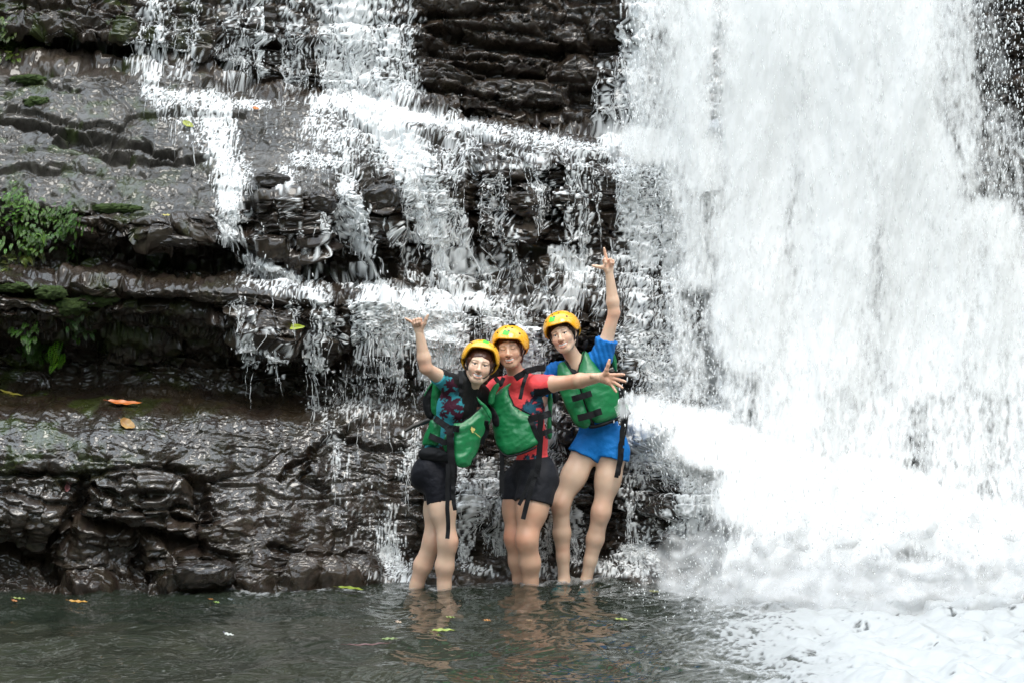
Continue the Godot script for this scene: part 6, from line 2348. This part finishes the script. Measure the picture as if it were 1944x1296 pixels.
func build_plants() -> void:
	boulder(518, 342, Vector3(0.125, 0.060, 0.10), -0.12, 3, 0.02, "flat dark boulder perched on the edge of the middle ledge")
	boulder(608, 382, Vector3(0.10, 0.065, 0.09), -0.25, 4, 0.02, "dark brown boulder just right of the flat perched boulder")
	boulder(735, 375, Vector3(0.13, 0.10, 0.10), 0.1, 6, 0.05, "square dark boulder beside the narrow bright chute of water")
	boulder(390, 1092, Vector3(0.20, 0.09, 0.14), 0.05, 7, 0.02, "low black boulder at the waterline below the left shelf")
	boulder(655, 1085, Vector3(0.24, 0.07, 0.14), -0.05, 8, 0.02, "low wet boulder at the waterline left of the women's legs")
	boulder(330, 458, Vector3(0.17, 0.05, 0.10), -0.1, 12, 0.03, "shiny flat boulder wedged under the sloping slab at the left")
	fern(32, 425, 45, 60, 1300, 0.011, Vector3(0.065, 0.17, 0.014), "bright green fern clump at the left edge under the sloping slab")
	fern(112, 440, 42, 55, 1100, 0.010, Vector3(0.042, 0.115, 0.011), "darker green fern clump beside the bright one under the slab")
	fern(40, 490, 60, 22, 260, 0.014, Vector3(0.075, 0.105, 0.012), "yellowish ground fern along the foot of the fern clumps")
	fern(10, 96, 26, 22, 200, 0.016, Vector3(0.06, 0.105, 0.010), "small mossy fern in the upper left corner")
	fern(42, 655, 48, 30, 280, 0.017, Vector3(0.050, 0.130, 0.016), "dark fern hanging into the hollow at the left edge")
	fern(104, 664, 18, 22, 70, 0.020, Vector3(0.16, 0.38, 0.03), "small bright green plant alone in the dark hollow")
	fern(150, 612, 26, 20, 110, 0.014, Vector3(0.030, 0.080, 0.012), "little fern hanging below the moss cushion")
	moss(130, 584, 34, 17, "rounded moss cushion on the broken ledge at the left")
	moss(95, 553, 30, 13, "flat moss patch on the lip of the left ledge")
	moss(182, 566, 34, 14, "moss patch on the ledge right of the rounded cushion")
	moss(75, 192, 32, 12, "moss patch high on the sloping slab at the left")
	moss(60, 150, 40, 10, "thin moss strip on the top of the sloping slab")
	moss(215, 395, 60, 9, "moss band along the lower edge of the sloping slab")
	moss(20, 545, 34, 11, "moss on the ledge at the far left edge")
	fern(18, 45, 24, 26, 260, 0.010, Vector3(0.05, 0.10, 0.010), "dark little fern above the mossy lump in the corner")
	moss(16, 88, 30, 24, "mossy lump in the upper left corner")
	# blades of grass in the ferns
	var root := Node3D.new()
	root.name = "grass_tuft"
	add_child(root)
	tag(root, "single tuft of light green grass blades among the dark ferns", "grass")
	var e: Array = rock_at(86, 452)
	var b: Vector3 = e[0] + Vector3(0, 0, 0.06)
	root.position = b
	var gm := mat_plain(lin(0.16, 0.28, 0.05), 0.45)
	for t in [[-0.045, 0.03], [-0.005, 0.06], [0.045, 0.02], [0.02, 0.045]]:
		put("blade", ribbon([Vector3(0, -0.04, 0), Vector3(t[0] * 0.4, t[1] * 0.5, 0.02), Vector3(t[0], t[1] * 0.9, 0.045)], [Vector3(0, 0.4, 1), Vector3(0, 0.6, 1), Vector3(0, 1, 0.5)], 0.006, 0.001), gm, root)
	stick([P(768, 818, 0.0), P(785, 808, -0.02), P(815, 797, -0.06)], 0.010, 0.017, "broken dark stick pointing left behind the woman on the left")
	stick([P(1046, 800, -0.42), P(1060, 812, -0.46), P(1085, 820, -0.5)], 0.012, 0.008, "thin dark stick between the middle and the right woman")


func water_at(px: float, py: float) -> Vector3:
	var z := CAM_Z - CAM_Y * PPM * CAM_Z / (py - 600.0)
	var x := (px - 972.0) * (CAM_Z - z) / CAM_Z / PPM
	return Vector3(x, pool_height(x, z) + 0.017, z)


func build_leaves() -> void:
	var rocks := [
		[360, 237, 0.9, 0.10, 0.045, Vector3(0.42, 0.45, 0.07), 0.4, "yellow green leaf stuck on the upper terrace beside the left run of water"],
		[488, 208, 0.1, 0.05, 0.024, Vector3(0.75, 0.25, 0.05), 0.3, "tiny orange leaf on the upper terrace"],
		[322, 414, 0.1, 0.08, 0.028, Vector3(0.50, 0.42, 0.10), 0.4, "pale yellow leaf at the lower edge of the slab"],
		[552, 620, 0.25, 0.17, 0.045, Vector3(0.42, 0.50, 0.03), 0.5, "long yellow green leaf on the dripping ledge"],
		[235, 770, 0.02, 0.225, 0.05, Vector3(0.70, 0.20, 0.05), 0.25, "long orange leaf lying on the wide dark shelf"],
		[244, 806, 0.6, 0.11, 0.075, Vector3(0.50, 0.28, 0.09), 0.8, "curled tan leaf just below the long orange leaf"],
		[24, 750, -0.05, 0.16, 0.03, Vector3(0.35, 0.30, 0.05), 0.3, "olive leaf at the left end of the wide dark shelf"],
		[131, 926, 1.3, 0.07, 0.035, Vector3(0.20, 0.07, 0.07), 0.4, "small reddish leaf on the black lower face"],
	]
	for l in rocks:
		var e: Array = rock_at(l[0], l[1])
		var up: Vector3 = (e[1] + Vector3(0, 0.25, 0.35)).normalized()
		fallen_leaf(e[0] + up * 0.012, up, l[2], l[3], l[4], (l[5] as Vector3) * 0.72, l[6], l[7])
	var floats := [
		[665, 1130, 0.4, 0.19, 0.06, Vector3(0.34, 0.42, 0.04), 0.1, "long green leaf floating by the rocks left of the women"],
		[842, 1203, -0.2, 0.13, 0.06, Vector3(0.42, 0.50, 0.05), 0.2, "yellow green leaf floating in front of the women"],
		[925, 1174, 0.1, 0.045, 0.035, Vector3(0.70, 0.28, 0.05), 0.2, "small orange leaf floating below the middle woman"],
		[1180, 1179, 0.3, 0.085, 0.04, Vector3(0.38, 0.44, 0.07), 0.2, "green leaf floating at the edge of the white foam"],
		[148, 1147, 0.2, 0.13, 0.05, Vector3(0.72, 0.36, 0.05), 0.3, "orange leaf floating under the rocks at the left"],
		[490, 1100, 0.1, 0.06, 0.05, Vector3(0.26, 0.36, 0.03), 0.6, "round green leaf at the water's edge"],
		[411, 1145, 0.8, 0.045, 0.03, Vector3(0.24, 0.38, 0.05), 0.3, "very small green leaf floating off the low black boulder"],
		[400, 1141, 0.0, 0.03, 0.018, Vector3(0.75, 0.28, 0.04), 0.2, "orange speck of a leaf beside the very small green leaf"],
		[36, 1153, 0.3, 0.09, 0.03, Vector3(0.30, 0.36, 0.05), 0.3, "green leaf floating near the left edge of the pool"],
		[27, 1156, 0.9, 0.06, 0.025, Vector3(0.55, 0.20, 0.05), 0.3, "rust coloured leaf floating near the left edge of the pool"],
		[700, 1235, -0.25, 0.24, 0.03, Vector3(0.16, 0.035, 0.025), 0.15, "long dark red leaf drifting in front of the women"],
		[740, 1223, -0.3, 0.09, 0.045, Vector3(0.22, 0.30, 0.05), 0.2, "green leaf drifting at the tip of the dark red leaf"],
		[1242, 1131, 0.3, 0.07, 0.05, Vector3(0.34, 0.32, 0.14), 0.3, "pale leaf in the foam right of the women"],
		[435, 1206, 0.7, 0.075, 0.035, Vector3(0.75, 0.74, 0.68), 0.5, "white upturned leaf floating in the middle of the left pool"],
		[855, 1172, 0.2, 0.06, 0.03, Vector3(0.30, 0.38, 0.06), 0.2, "small green leaf floating below the left woman"],
		[757, 1190, 0.9, 0.05, 0.03, Vector3(0.62, 0.45, 0.32), 0.6, "pinkish curled leaf floating left of the women"],
		[1005, 1180, 0.5, 0.04, 0.025, Vector3(0.40, 0.22, 0.08), 0.3, "small brown leaf floating below the middle woman's feet"],
	]
	for l in floats:
		fallen_leaf(water_at(l[0], l[1]), (Vector3(0, 1, 0.10)).normalized(), l[2], l[3], l[4], (l[5] as Vector3) * 0.5, l[6], l[7])
